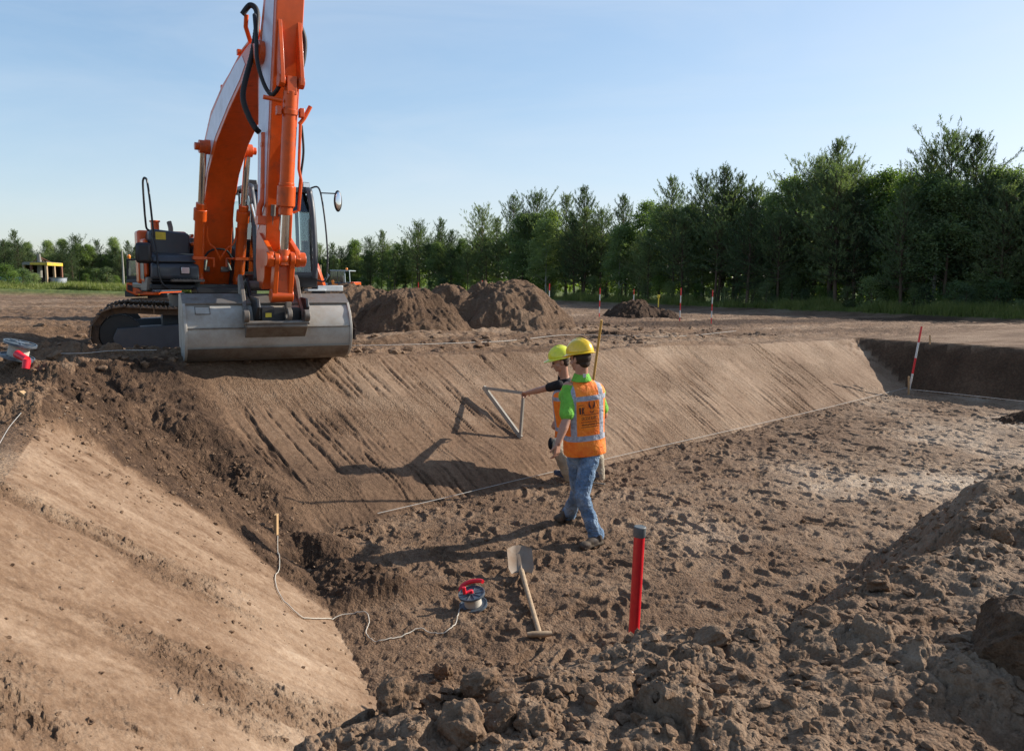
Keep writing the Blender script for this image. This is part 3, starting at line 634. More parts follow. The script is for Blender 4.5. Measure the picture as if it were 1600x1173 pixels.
hose([(.20, 4.72, 4.2), (.22, 4.70, 3.9), (.19, 4.65, 3.6), (.18, 4.56, 3.3)], .014, stick, False)
# linkage
m_ = XS()
for s_ in (-.155, .155): m_.prism([(4.18, 2.90), (4.32, 2.96), (4.76, 2.74), (4.81, 2.64), (4.77, 2.55), (4.68, 2.55), (4.22, 2.70)], s_-.028, s_+.028)
m_.cyl((-.20, 4.72, 2.64), (.24, 4.72, 2.64), .05, n=18); m_.cyl((.16, 4.72, 2.64), (.25, 4.72, 2.64), .085, n=20); m_.cyl((-.21, 4.72, 2.64), (-.15, 4.72, 2.64), .085, n=20)
m_.build('side_link', M_ORANGE, ex, .006)
m_ = XS()
for s_ in (-.092, .092): m_.cyl((s_-.03, 4.72, 2.64), (s_+.03, 4.72, 2.64), .09, n=20); m_.prism([(4.66, 2.62), (4.79, 2.62), (4.70, 2.22), (4.56, 2.22)], s_-.028, s_+.028)
m_.box((0, 4.655, 2.40), (.17, .07, .34)); m_.cyl((-.13, 4.63, 2.21), (.13, 4.63, 2.21), .08, n=22); m_.build('bucket_link', M_ORANGE, ex, .008)
m_ = XS(); m_.cyl((0, 4.72, 2.57), (0, 4.72, 2.75), .075, n=16); m_.sphere((0, 4.72, 2.64), .085); m_.build('rod_end', M_ORANGE, bc)
# quick coupler
m_ = XS()
for s_ in (-.30, .28): m_.prism([(4.10, 2.36), (4.22, 2.42), (4.38, 2.20), (4.72, 2.18), (4.78, 2.08), (4.70, 1.92), (4.2, 1.92), (4.06, 2.1)], s_-.02, s_+.02)
m_.box((0, 4.45, 1.98), (.58, .45, .10)); m_.box((-.02, 4.58, 1.99), (.46, .24, .16)); cp = m_.build('quick_coupler', M_BLACK, ex, .008)
m_ = XS(); m_.ring((.02, 4.78, 1.99), (.07, 4.78, 1.99), .085, .045); m_.box((.045, 4.76, 2.09), (.06, .06, .1)); m_.build('lifting_eye', M_OLDSTEEL, cp, .004)
m_ = XS(); m_.box((-.17, 4.702, 1.985), (.07, .004, .05)); m_.build('warning_sticker', M_YELLOW, cp)
m_ = XS(); m_.cyl((-.33, 4.16, 2.32), (.30, 4.16, 2.32), .06, n=18); m_.build('coupler_pin', M_OLDSTEEL, cp)
# ---- grading bucket
A0, A1 = -1.15, .79
bk = [(3.92, 2.20), (4.30, 2.205), (4.50, 2.10), (4.60, 1.98), (4.66, 1.84), (4.65, 1.70), (4.60, 1.58), (4.50, 1.50), (4.36, 1.44), (3.84, 1.43)]
thk = .028; m_ = XB(); inner = []
for i, p in enumerate(bk):
    a_ = Vector(bk[max(i-1, 0)]); c_ = Vector(bk[min(i+1, len(bk)-1)]); d2 = (c_-a_).normalized(); inner.append((p[0]+d2.y*thk, p[1]-d2.x*thk))
_sp = lambda L: [(p.x, p.y) for p in spline([Vector((b_, z_, 0)) for b_, z_ in L], 4)[0]]
bo_, bi_ = _sp(bk[1:]), _sp(inner[1:]); bo_, bi_ = [bk[0]]+bo_, [inner[0]]+bi_; loop_ = bo_+bi_[::-1]; nl = len(loop_)
m_.add([(A0+.02, b_, z_) for b_, z_ in loop_]+[(A1-.02, b_, z_) for b_, z_ in loop_], [(i, (i+1) % nl, nl+(i+1) % nl, nl+i) for i in range(nl)])
buc = m_.build('grading_bucket', M_STEEL, ex, 0, angle=28)
for s_ in (A0, A1-.03):
    m_ = XB(); m_.prism([(3.92, 2.22), (4.31, 2.225), (4.52, 2.12), (4.625, 1.99), (4.68, 1.85), (4.67, 1.69), (4.62, 1.565), (4.51, 1.48), (4.36, 1.42), (3.80, 1.41), (3.72, 1.6), (3.74, 1.95)], s_, s_+.03); m_.build('side_plate', M_STEEL, buc, .004)
m_ = XB(); m_.prism([(4.30, 2.23), (4.52, 2.125), (4.515, 2.10), (4.30, 2.20)], A0, A1); m_.prism([(4.655, 1.845), (4.675, 1.845), (4.675, 1.83), (4.655, 1.83)], A0+.03, A1-.03)
m_.prism([(4.61, 1.60), (4.64, 1.60), (4.53, 1.49), (4.38, 1.425), (4.36, 1.44), (4.50, 1.505)], A0+.03, A1-.03); m_.build('wear_strip', M_OLDSTEEL, buc, .003)
m_ = XB()
for s_ in (-.47, .19):
    m_.prism([(4.20, 2.18), (4.18, 2.42), (4.26, 2.46), (4.36, 2.40), (4.50, 2.18), (4.70, 1.98), (4.80, 1.90), (4.78, 1.84), (4.66, 1.84), (4.55, 2.05), (4.4, 2.15)], s_-.022, s_+.022)
m_.box((-.145, 4.76, 1.875), (.72, .13, .045)); m_.prism([(4.66, 1.72), (4.84, 1.85), (4.84, 1.88), (4.66, 1.86)], -.49, .21); m_.cyl((-.52, 4.82, 1.90), (.23, 4.82, 1.90), .026, n=12)
for s_ in (-.49, .20): m_.box((s_, 4.78, 1.97), (.06, .12, .14)); m_.cyl((s_-.03, 4.82, 1.98), (s_+.03, 4.82, 1.98), .07, n=16)
m_.build('mounting_ears', M_OLDSTEEL, buc, .005)
m_ = XB(); q_ = [(-1.02, 2.085), (-.86, 2.085), (-.86, 2.0), (-1.02, 2.0)]
for i in range(4):
    a_, z_ = q_[i]; c_, w_ = q_[(i+1) % 4]; fb = lambda z: 4.50+(2.10-z)*.83+.012; m_.bar((a_, fb(z_), z_), (c_, fb(w_), w_), .008, .008)
m_.build('weld_frame', M_OLDSTEEL, buc)
# ---- cab
CA0, CA1, CB0, CB1, CZ0, CZ1 = .42, 1.41, -.25, 1.42, Z0+.02, 3.87
m_ = XM(); m_.prism([(CB0, CZ0), (CB1-.02, CZ0), (CB1+.02, CZ0+.18), (CB1, CZ0+.21), (CB0, CZ0+.21)], CA0-.02, CA1+.02); cab = m_.build('cab', M_BLACK, ex, .03)
m_ = XM()
for a_ in (CA0+.03, CA1-.03): m_.tube([(a_, CB1, CZ0+.15), (a_, CB1+.03, CZ0+.6), (a_, CB1-.04, CZ1-.42), (a_, CB1-.16, CZ1-.12), (a_, CB1-.34, CZ1-.03), (a_, CB0+.1, CZ1-.03)], [.05, .05, .05, .05, .055, .05], 10, smooth=5)
for a_ in (CA0+.03, CA1-.03):
    m_.bar((a_, CB0+.03, CZ0), (a_, CB0+.03, CZ1-.03), .07, .09, (0, 1, 0)); m_.bar((a_, .58, CZ0), (a_, .50, CZ1-.03), .05, .05, (0, 1, 0))
m_.bar((CA0, CB1, CZ0+.22), (CA1, CB1, CZ0+.22), .05, .06); m_.bar((CA0, CB1-.30, CZ1-.04), (CA1, CB1-.30, CZ1-.04), .07, .07)
m_.build('cab_frame', M_DKGREY, cab, .01)
m_ = XM(); m_.prism([(CB0, CZ1-.05), (CB1-.36, CZ1-.05), (CB1-.38, CZ1+.02), (CB0+.05, CZ1+.05), (CB0, CZ1+.02)], CA0+.01, CA1-.01); m_.build('cab_roof', M_DKGREY, cab, .025)
def pane(name, poly):
    m_ = XM(); m_.plate(poly, .006); return m_.build(name, M_GLASS, cab)
pane('windscreen', [(CA0+.06, CB1, CZ0+.25), (CA1-.06, CB1, CZ0+.25), (CA1-.06, CB1-.05, CZ1-.42), (CA0+.06, CB1-.05, CZ1-.42)])
pane('window', [(CA0+.06, CB1-.06, CZ1-.40), (CA1-.06, CB1-.06, CZ1-.40), (CA1-.06, CB1-.30, CZ1-.07), (CA0+.06, CB1-.30, CZ1-.07)])
pane('window', [(CA0+.01, .65, CZ0+.25), (CA0+.01, CB1-.06, CZ0+.25), (CA0+.01, CB1-.10, CZ1-.45), (CA0+.01, CB1-.35, CZ1-.1), (CA0+.01, .60, CZ1-.1)])
pane('window', [(CA1-.01, .65, CZ0+.25), (CA1-.01, CB1-.06, CZ0+.25), (CA1-.01, CB1-.10, CZ1-.45), (CA1-.01, CB1-.35, CZ1-.1), (CA1-.01, .60, CZ1-.1)])
pane('rear_window', [(CA0+.08, CB0+.03, CZ0+.75), (CA1-.08, CB0+.03, CZ0+.75), (CA1-.08, CB0+.03, CZ1-.15), (CA0+.08, CB0+.03, CZ1-.15)])
m_ = XM(); m_.box((.86, .30, Z0+.42), (.46, .46, .14)); m_.box((.86, .08, Z0+.85), (.44, .12, .75)); m_.box((.86, .07, Z0+1.33), (.26, .1, .18)); m_.build('seat', M_RUBBER, cab, .04)
m_ = XM(); m_.box((.50, .62, Z0+.62), (.16, .4, .08)); m_.tube([(.50, .75, Z0+.6), (.50, .80, Z0+.86)], .015, 8); cl_ = m_.build('control_lever', M_BLACK, cab, .01); m_ = XM(); m_.box((1.2, .62, Z0+.62), (.14, .4, .08)); m_.tube([(1.2, .75, Z0+.6), (1.2, .80, Z0+.8)], .015, 8); m_.build('control_lever', M_BLACK, cab, .01); m_ = XM()
m_.tube([(.80, 1.2, Z0+.2), (.80, 1.05, Z0+.85)], .014, 8); m_.build('travel_pedal', M_BLACK, cab, .01)
m_ = XM(); m_.box((CA1-.05, CB1-.30, CZ1+.05), (.12, .07, .09)); fr_ = m_.build('work_lamp', M_BLACK, cab, .015)
m_ = XM(); m_.box((CA1-.05, CB1-.262, CZ1+.05), (.10, .008, .07)); m_.build('lamp_lens', M_LAMP, fr_)
m_ = XM(); m_.box((CA0+.12, CB1-.50, CZ1+.05), (.16, .12, .09)); m_.build('work_lamp', M_BLACK, cab, .015)
m_ = XM(); m_.box((.30, 1.40, 4.38), (.11, .07, .12)); fr_ = m_.build('work_lamp', M_BLACK, boom, .015); m_ = XM(); m_.box((.30, 1.438, 4.38), (.09, .008, .10)); m_.build('lamp_lens', M_LAMP, fr_); m_ = XM(); m_.box((.26, 1.42, 4.30), (.1, .03, .03)); m_.build('lamp_bracket', M_BLACK, boom)
m_ = XM(); m_.tube([(CA1+.02, CB1-.30, CZ1), (CA1+.13, CB1-.22, CZ1+.02), (CA1+.14, CB1-.06, CZ1-.2), (CA1+.16, CB1+.05, CZ1-.7), (CA1+.16, CB1+.10, CZ1-1.2), (CA1+.12, CB1+.08, CZ0+.12), (CA1-.0, CB1+.02, CZ0+.12)], .014, 8, smooth=5)
m_.tube([(CA1+.14, CB1-.1, CZ1-.08), (CA1+.38, CB1-.05, CZ1-.08)], .010, 8); gr = m_.build('mirror_arm', M_BLACK, cab)
m_ = XM(); m_.sphere((CA1+.40, CB1-.04, CZ1-.20), .175, 20, 12, (.40, .24, 1.0)); mr2 = m_.build('mirror', M_BLACK, cab)
m_ = XM(); m_.sphere((CA1+.392, CB1+.008, CZ1-.20), .145, 20, 10, (.33, .08, 1.0)); m_.build('mirror_glass', M_MIRROR, mr2)
m_ = XM(); m_.bar((.62, CB1+.03, Z0+.25), (.42, CB1-.02, Z0+1.25), .03, .05, (0, 1, 0)); m_.tube([(.62, CB1+.05, Z0+.25), (.40, CB1+.02, Z0+1.3)], .022, 10); m_.build('wiper', M_CHROME, cab)
m_ = XM(); m_.box((1.36, 1.5, Z0-.02), (.30, .2, .03)); m_.box((1.60, 1.54, Z0+.01), (.42, .03, .09)); m_.build('cab_step', simple('pale_metal', (.6, .63, .62), .4, .3), cab, .006)
# ------------------------------------------------------------------ where a line of sight meets the ground
_HT = None
def hit(px, py, fine=False):
    d = ray(px, py); d = d/d.y
    Y = np.concatenate([np.arange(1.2, 8, .02), np.arange(8, 30, .06), np.arange(30, 200, .5)])
    z = terrain(d.x*Y, Y, fine)[0]; zr = CZ+d.z*Y
    i = np.nonzero(zr <= z)[0]
    i = i[0] if len(i) else len(Y)-1
    if i > 0:
        a, b = zr[i-1]-z[i-1], z[i]-zr[i]; t = a/(a+b+1e-9); y = Y[i-1]+(Y[i]-Y[i-1])*t
    else: y = Y[i]
    return Vector((d.x*y, y, CZ+d.z*y))
def drop(p, dz=0): return Vector((p[0], p[1], ground_z(p[0], p[1])+dz))
M_RED = simple('red_paint', (.62, .012, .020), .38, 0, .5, .2, .35, (.25, .05, .03), 20, 0, .6)
M_REDP = simple('red_plastic', (.70, .015, .03), .35)
M_WHITEP = simple('white_paint', (.58, .57, .54), .5, 0, .5, 0, .4, (.4, .33, .25), 20)
M_BLUEGREY = simple('grey_plastic', (.07, .095, .12), .42, 0, .5, 0, .5, (.22, .16, .11), 30)
M_CORD = simple('cord', (.46, .42, .35), .8)
M_TAPE = simple('pale_cord', (.42, .40, .36), .7)
M_CAPG = simple('cap_grey', (.10, .11, .11), .5, 0, .5, 0, .4, (.3, .25, .2), 40)
def wood(name, a, b_, sc=30):
    m, nt, b = new_mat(name); tc = nt.nodes.new('ShaderNodeTexCoord').outputs['Object']
    mp = nt.nodes.new('ShaderNodeMapping'); mp.inputs['Scale'].default_value = (sc, sc, sc*.12); nt.links.new(tc, mp.inputs[0])
    n = noise(nt, 1.0, 6, .7, mp.outputs[0]); c = ramp(nt, n.outputs['Fac'], [(.3, a), (.7, b_)]).outputs[0]
    nt.links.new(c, b.inputs['Base Color']); b.inputs['Roughness'].default_value = .65; bump(nt, n.outputs['Fac'], .3, .002, b); return m
M_WOOD = wood('pale_wood', (.33, .20, .09), (.52, .34, .17))
M_OLDWOOD = wood('weathered_wood', (.27, .18, .10), (.43, .31, .19))
M_YWOOD = wood('yellow_wood', (.40, .22, .05), (.56, .33, .08))
M_GREYWOOD = wood('grey_wood', (.21, .185, .145), (.36, .32, .26))

# ---- thick red post with a dark cap
pb_ = at(988, 1030, 4.75); pt_ = at(1000, 822, 4.75)
r_ = empty('marker_post', pb_, 'thick red round post with a black cap standing behind the near spoil', 'post')
d_ = (pt_-pb_).normalized(); m_ = MB(); m_.cyl(pb_-d_*.45, pt_-d_*.04, .034, n=28); m_.build('pole', M_RED, r_)
m_ = MB(); m_.tube([pt_-d_*.065, pt_-d_*.06, pt_-d_*.004, pt_], [.0365, .039, .039, .034], 28); m_.build('cap', M_CAPG, r_)

# ---- red and white ranging poles
def ranging(p0, p1, n, label, r=.014, first=0, group='red and white ranging poles', cat='pole'):
    p0 = Vector(p0); p1 = Vector(p1); root = empty('ranging_pole', p0, label, cat, group)
    for i in range(n):
        m_ = MB(); m_.cyl(p0.lerp(p1, i/n), p0.lerp(p1, (i+1)/n), r, n=12)
        m_.build('red_band' if (i+first) % 2 == 0 else 'white_band', M_RED if (i+first) % 2 == 0 else M_WHITEP, root)
    return root
ranging(at(1421, 608, 17.1), at(1440, 510, 17.1), 4, 'long leaning red and white pole at the far corner of the pit', .020, 1)
# far ones, stood on the level ground: (px, top y, base y, label)
for px, y0, y1, Y, lab in ((858, 443, 478, 30, 'red and white pole at the right foot of the large soil heap'),
                           (937, 450, 488, 29, 'red and white pole alone between the large heap and the far low heap'),
                           (990, 452, 486, 34, 'red and white pole sticking out behind the far low soil heap'),
                           (1063.5, 450, 493, 27, 'red and white pole beside the right foot of the far low heap'),
                           (1113, 453, 494, 27, 'rightmost thin red and white pole before the wood'),
                           (753, 438, 470, 34, 'red and white pole showing its tip between the humps of the large heap'),
                           (653, 441, 470, 38, 'red and white pole showing only its tip left of the large heap')):
    t = at(px+.6, y0, Y); b0 = Vector((t.x-.01, t.y, ground_z(t.x, t.y)-.05))
    ranging(b0, t, 5, lab, .017)
m_ = MB(); p = at(1029, 463, 33); m_.box(p, (.10, .08, .13)); m_.box(p-Vector((0, 0, .25)), (.04, .04, .4)); tag(m_.build('marker', M_YELLOW, None, .01), 'small yellow marker behind the far low soil heap', 'marker')

# ---- wooden pegs
def peg(px, yt, yb, w_, label, mat=M_WOOD, Y=None, tilt=0):
    p = hit(px, yb) if Y is None else at(px, yb, Y); t = at(px+tilt, yt, p.y)
    m_ = MB(); m_.bar(p-(t-p)*.35, t, w_, w_*.45, (1, 0, 0)); return tag(m_.build('wooden_peg', mat, None, .002), label, 'peg', 'wooden pegs along the strings')
PEG = peg(431.5, 803, 833, .060, 'wooden peg with the pale cord tied to it at the foot of the cut slope')
peg(1453, 523, 534, .045, 'wooden peg on the rim above the shaded far wall', M_WOOD, 17.4)
peg(1420, 588, 610, .05, 'wooden peg at the far pit corner beside the leaning pole', M_WOOD, 17.0)
peg(46, 612, 622, .05, 'wooden peg at the top corner of the near left slope', M_WOOD, None, -14)

# ---- string lines
def cord(pts, r, label, mat=M_TAPE, n=8, name='string_line', cat='string', group='white string lines', drape=None):
    if drape is not None:
        P, _ = spline([Vector(p) for p in pts], 10); P = np.array([tuple(p) for p in P]); Z = terrain(P[:, 0], P[:, 1], True)[0]
        if drape > .02:
            K_ = 12; Zs = np.convolve(np.pad(Z, K_, mode='edge'), np.ones(2*K_+1)/(2*K_+1), 'valid'); Zs = np.convolve(np.pad(Zs, K_, mode='edge'), np.ones(2*K_+1)/(2*K_+1), 'valid')
        else: Zs = Z
        pts = [Vector((p[0], p[1], z+max(drape, r))) for p, z in zip(P, Zs)]; n = 1
    m_ = MB(); m_.tube(pts, r, 6, smooth=n if drape is None else 0); return tag(m_.build(name, mat, None, angle=80), label, cat, group)
pk = PEG.data.vertices[0].co
c0 = hit(434, 832)+Vector((0, 0, .12)); c1 = at(1419, 607, 17.0)
ll = [c0.lerp(c1, t)+Vector((0, 0, -.02*math.sin(math.pi*t))) for t in np.linspace(0, 1, 7)]
def sline(pxs, dz, r, label):
    P = [hit(*q)+Vector((0, 0, dz)) for q in pxs]; return cord(P, r, label, drape=dz)
sline([(590, 809), (700, 783), (800, 757), (870, 742), (945, 722), (1060, 694), (1170, 671), (1300, 640), (1419, 608)], .045, .0034, 'white string along the foot of the long cut slope')
sline([(548, 545), (640, 543), (720, 540), (800, 535), (880, 530), (960, 528), (1060, 526), (1150, 524)], .055, .0042, 'white string along the top edge of the long cut slope')
sline([(84, 562), (130, 560), (180, 560), (245, 557)], .05, .0042, 'white string on the level ground left of the bucket')
sline([(0, 702), (15, 676), (33, 646)], .03, .0022, 'white string on the top edge of the near left slope')
P = [at(1421, 608, 16.9), at(1500, 616, 15.9), at(1600, 627, 14.9), at(1700, 638, 14.0)]
cord(P, .006, 'white string across the shaded far wall of the pit', n=3)
# ---- reels
def reel(loc, rot, label, sc=1.0, crank=True):
    R = rot; root = empty('string_reel', loc, label, 'reel', 'string reels')
    T = lambda p: Vector(loc)+R @ (Vector(p)*sc)
    m_ = MB(T); m_.cyl((0, 0, 0), (0, 0, .012), .105, n=36); m_.ring((0, 0, .012), (0, 0, .018), .105, .098, 36); m_.build('flange', M_BLUEGREY, root)
    m_ = MB(T); m_.cyl((0, 0, .095), (0, 0, .105), .100, n=36); m_.ring((0, 0, .105), (0, 0, .111), .100, .092, 36); m_.cyl((0, 0, .105), (0, 0, .112), .025, n=20)
    for k in range(10): t = k*.628; m_.bar((math.cos(t)*.02, math.sin(t)*.02, .107), (math.cos(t)*.094, math.sin(t)*.094, .107), .005, .006)
    m_.build('flange', M_BLUEGREY, root)
    m_ = MB(T); prof = [.062+.003*(i % 2) for i in range(21)]; m_.tube([(0, 0, .012+.083*i/20) for i in range(21)], prof, 28); m_.build('wound_cord', M_CORD, root)
    if crank: m_ = MB(T); m_.cyl((0, 0, .11), (0, 0, .135), .016, n=14); m_.bar((0, 0, .132), (-.045, -.03, .132), .022, .012); m_.cyl((-.045, -.03, .13), (-.045, -.03, .185), .014, n=14); m_.build('crank', M_REDP, root, .002)
    if crank: m_ = MB(T); m_.tube([(-.095, .075, .085), (-.075, .105, .115), (-.01, .125, .13), (.06, .115, .135), (.085, .095, .135)], [.013, .016, .017, .016, .015], 12, smooth=4); m_.tube([(-.09, .08, .08), (-.06, .06, .05)], .008, 8); m_.build('grip', M_REDP, root)
    return root
rp = hit(740, 950)
reel(rp+Vector((0, 0, .02)), Matrix.Rotation(math.radians(10), 3, 'X') @ Matrix.Rotation(math.radians(-8), 3, 'Y'), 'string reel with red crank and grip lying on the pit floor left of the shovel', 1.0)
rp2 = hit(22, 574)
rr = reel(rp2+Vector((.03, 0, .08)), Matrix.Rotation(math.radians(12), 3, 'Y') @ Matrix.Rotation(math.radians(-55), 3, 'Z') @ Matrix.Rotation(math.radians(-4), 3, 'X'), 'string reel with a long red handle on the level ground at the left edge', 1.3, False)
m_ = MB(); q0 = at(27, 553, rp2.y-.12); q1 = at(42, 562, rp2.y-.2); q2 = at(40, 576, rp2.y-.22); m_.tube([q0, q0.lerp(q1, .5), q1], [.035, .03, .03], 12); m_.tube([q1, q2], [.032, .03], 12); m_.build('long_handle', M_REDP, rr)
# the cord from the peg to the reel
pts = [(434, 838), (434, 862), (437, 885), (430, 905), (440, 935), (475, 965), (520, 970), (565, 963), (577, 975), (572, 992), (590, 1003), (625, 995), (655, 984), (690, 990), (708, 982), (716, 965), (719, 950)]
cord([hit(*q)+Vector((0, 0, .012)) for q in pts], .0036, 'pale cord winding over the pit floor from the peg to the string reel', M_CORD, 5, 'cord', 'cord', None, .012)
# ---- shovel
sb = hit(843, 1000); st = hit(815, 905)
root = empty('shovel', sb, 'wooden handled shovel lying on the pit floor beside the string reel', 'shovel')
hz = Vector((0, 0, .045)); a0 = sb+hz; a1 = st+Vector((0, 0, .06)); dr = (a1-a0).normalized(); sd = dr.cross(Vector((0, 0, 1))).normalized(); un = sd.cross(dr)
m_ = MB(); m_.tube([a0, a0+dr*.5, a0+dr*.85, a1+un*.01, a1+dr*.05-un*.015], [.019, .0185, .020, .021, .020], 14, smooth=4); m_.build('handle', M_OLDWOOD, root)
m_ = MB(); m_.tube([a0-sd*.085, a0-sd*.05, a0+sd*.05, a0+sd*.085], [.016, .021, .021, .016], 14); m_.build('grip', M_OLDWOOD, root)
c3, s3 = math.cos(math.radians(38)), math.sin(math.radians(38)); bdr = dr*c3+un*s3; bun = un*c3-dr*s3
nU, nV = 11, 13; P0 = a1+dr*.02-un*.02
vs = []; fs = []
for i in range(nV):
    v_ = i/(nV-1); wd = .105*(1-.25*max(0, (v_-.75)/.25)**2)*(.80+.20*min(1, v_*6)); 
    for j in range(nU):
        u_ = j/(nU-1)*2-1; L = .265*v_-(.035*u_*u_ if v_ > .8 else 0)*(v_-.8)/.2+(.035*u_*u_)*(1-v_)*-1
        vs.append(P0+bdr*(L+.02)+sd*u_*wd+bun*(.032*abs(u_)**2.2-.02*v_+.014*math.exp(-(u_/.12)**2)*(1-v_*.8)))
nb = len(vs); vs += [p-un*.003 for p in vs]
for i in range(nV-1):
    for j in range(nU-1):
        k = i*nU+j; fs.append((k, k+1, k+nU+1, k+nU)); fs.append((nb+k, nb+k+nU, nb+k+nU+1, nb+k+1))
for j in range(nU-1): fs.append((j, nb+j, nb+j+1, j+1)); k = (nV-1)*nU+j; fs.append((k, k+1, nb+k+1, nb+k))
for i in range(nV-1): k = i*nU; fs.append((k, k+nU, nb+k+nU, nb+k)); k += nU-1; fs.append((k, nb+k, nb+k+nU, k+nU))
M_BLADE = simple('shovel_steel', (.27, .215, .16), .55, .0, .3, 0, .85, (.25, .17, .11), 14, .2, .42)
m_ = MB(); m_.add(vs, fs); m_.tube([a1-dr*.10+un*.004, a1+dr*.06-un*.018], [.023, .020], 14); m_.build('blade', M_BLADE, root, angle=50)
# ---- triangular slope gauge held against the slope
g0 = hit(813, 684)+Vector((0, -.01, .02)); g1 = at(818, 614, g0.y); g2 = at(757, 606, g0.y+.62)
sgz = ground_z(g2.x, g2.y); g2 = at(757, 606, g0.y+.58)
root = empty('slope_gauge', g0, 'wooden triangular frame held upright on the cut slope by a worker', 'slope gauge')
for nm, a_, b_, w_ in (('upright', g0, g1, .026), ('top_rail', g1, g2, .026), ('sole_rail', g2, g0, .036)):
    m_ = MB(); dd = (b_-a_).normalized(); m_.bar(a_-dd*.02, b_+dd*.02, w_, w_*1.5, (.7, -.7, .3)); m_.build(nm, M_GREYWOOD, root, .002)
# ---- rake standing head down among the workers
h0 = at(905, 757, 9.35); h0.z = ground_z(h0.x, h0.y)+.02; tp = at(940, 500, 8.75)
root = empty('rake', h0, 'wide rake with a long yellow wooden handle standing behind the front worker', 'rake')
m_ = MB(); m_.tube([h0+Vector((0, 0, .04)), h0.lerp(tp, .5), tp], [.015, .015, .014], 12); m_.build('handle', M_YWOOD, root)
k0 = at(864, 748, 9.5); k1 = at(945, 766, 9.2); k0.z = ground_z(k0.x, k0.y)+.03; k1.z = ground_z(k1.x, k1.y)+.035
m_ = MB(); m_.bar(k0, k1, .03, .014); m_.tube([k0.lerp(k1, .3), h0+Vector((0, 0, .12)), k0.lerp(k1, .7)], .006, 8, smooth=5)
hd = m_.build('rake_head', M_OLDSTEEL, root, .002)
for k in range(14): q = k0.lerp(k1, .02+.96*k/13); m_ = MB(); m_.tube([q, q+Vector((.0, -.012, .045)), q+Vector((.0, -.03, .072))], [.0045, .004, .002], 6); m_.build('tine', M_WHITEP if 0 else M_OLDWOOD, hd)

# ------------------------------------------------------------------ heaps of dug soil
def heap(name, label, cx, cy, rx, ry, h, rot, seed, dark, peaks=(), n=200, tone=.34, skew=0, cat='soil heap'):
    g = np.linspace(-1, 1, n); X, Y = np.meshgrid(g, g, indexing='xy')
    R_ = np.sqrt(X*X+Y*Y); c, s_ = math.cos(rot), math.sin(rot)
    wx = cx+X*rx*c-Y*ry*s_; wy = cy+X*rx*s_+Y*ry*c
    rw = R_+.10*fbm(wx+seed, wy, .9, 3)+.04*fbm(wx, wy+seed, 3, 3)
    H = np.zeros_like(X)
    for (px_, py_, pr, ph) in (peaks or [(0, 0, 1, 1)]):
        q = np.sqrt(((X-px_))**2+((Y-py_))**2)/pr+.20*fbm(wx+seed, wy, .9, 3)+.08*fbm(wx, wy+seed, 3, 3)
        H = np.maximum(H, ss(1., .86, R_)*ph*h*np.clip(1-np.clip(q, 0, 2)**1.9, 0, 1)**1.35)
    gz = terrain(wx, wy, False)[0]
    rough = .12*fbm(wx, wy, 1.6, 5, .6)+.8*np.maximum(domes(wx, wy, .22, .5, seed, .15, .5), domes(wx, wy, .10, .6, seed+3, .2, .5))*ss(-.3, .2, fbm(wx+5, wy+seed, 1.3, 3))
    gl = .03*vn(np.arctan2(Y, X)*14+seed, R_*2.)
    z = gz-.06+H+(rough+gl)*ss(0, .12, H/h)
    V = np.stack([wx, wy, z], -1).reshape(-1, 3); i = np.arange(n-1)[:, None]*n; j = np.arange(n-1)[None, :]
    F = np.stack([i+j, i+j+1, i+n+j+1, i+n+j], -1).reshape(-1, 4)
    keep = (R_.ravel() < 1.0); F = F[keep[F].all(1)]
    if rx*ry > 0: pass
    t = tone+.12*fbm(wx, wy, 1.2, 3)
    return tag(np_mesh(name, V, F, M_MOUND, True, None, dict(tone=t, grass=t*0, comp=t*0)), label, cat, 'heaps of dug soil')
pL = at(636, 500, 17.5); pR = at(765, 500, 20.0)
heap('soil_heap', 'rounded heap of dark soil nearest the bucket', pL.x+.02, 17.6, 1.5, 1.7, .94, .1, 11, True, [(0, 0, 1, 1.0)], 170, .36)
heap('soil_heap', 'large broad heap of soil with several humps behind the slope', pR.x-.12, 19.6, 2.5, 2.1, 1.20, .05, 23, True, [(-.35, 0, .62, .92), (.22, .08, .80, 1.0), (.0, .25, .7, .95), (.55, -.05, .45, .52)], 240, .41)
pM = at(575, 480, 22)
heap('soil_heap', 'long low bank of rutted soil between the bucket and the large heap', pM.x-.1, 22.5, 3.1, 2.2, 1.02, .0, 5, False, [(-.5, 0, .62, .9), (-.1, 0, .65, 1.0), (.35, .1, .65, .85), (.7, .1, .4, .5)], 240, .42)
pF = at(1005, 490, 31)
heap('soil_heap', 'far low heap of dark soil in front of the wood', pF.x, 31, 1.75, 1.7, .66, 0, 41, True, [(-.2, 0, .8, 1.0), (.35, .1, .6, .6)], 150, .14)
pS = at(945, 520, 18)
heap('soil_heap', 'small clump of dark loose soil on the rim above the workers', pS.x-.02, 17.9, .75, .5, .20, 0, 47, True, [(0, 0, 1, 1)], 90, .24)
pT = at(1597, 655, 14)
heap('soil_heap', 'small spill of soil on the pit floor at the right edge', pT.x+.1, 13.9, .8, .5, .22, 0, 53, True, [(0, 0, 1, 1)], 90, .30)

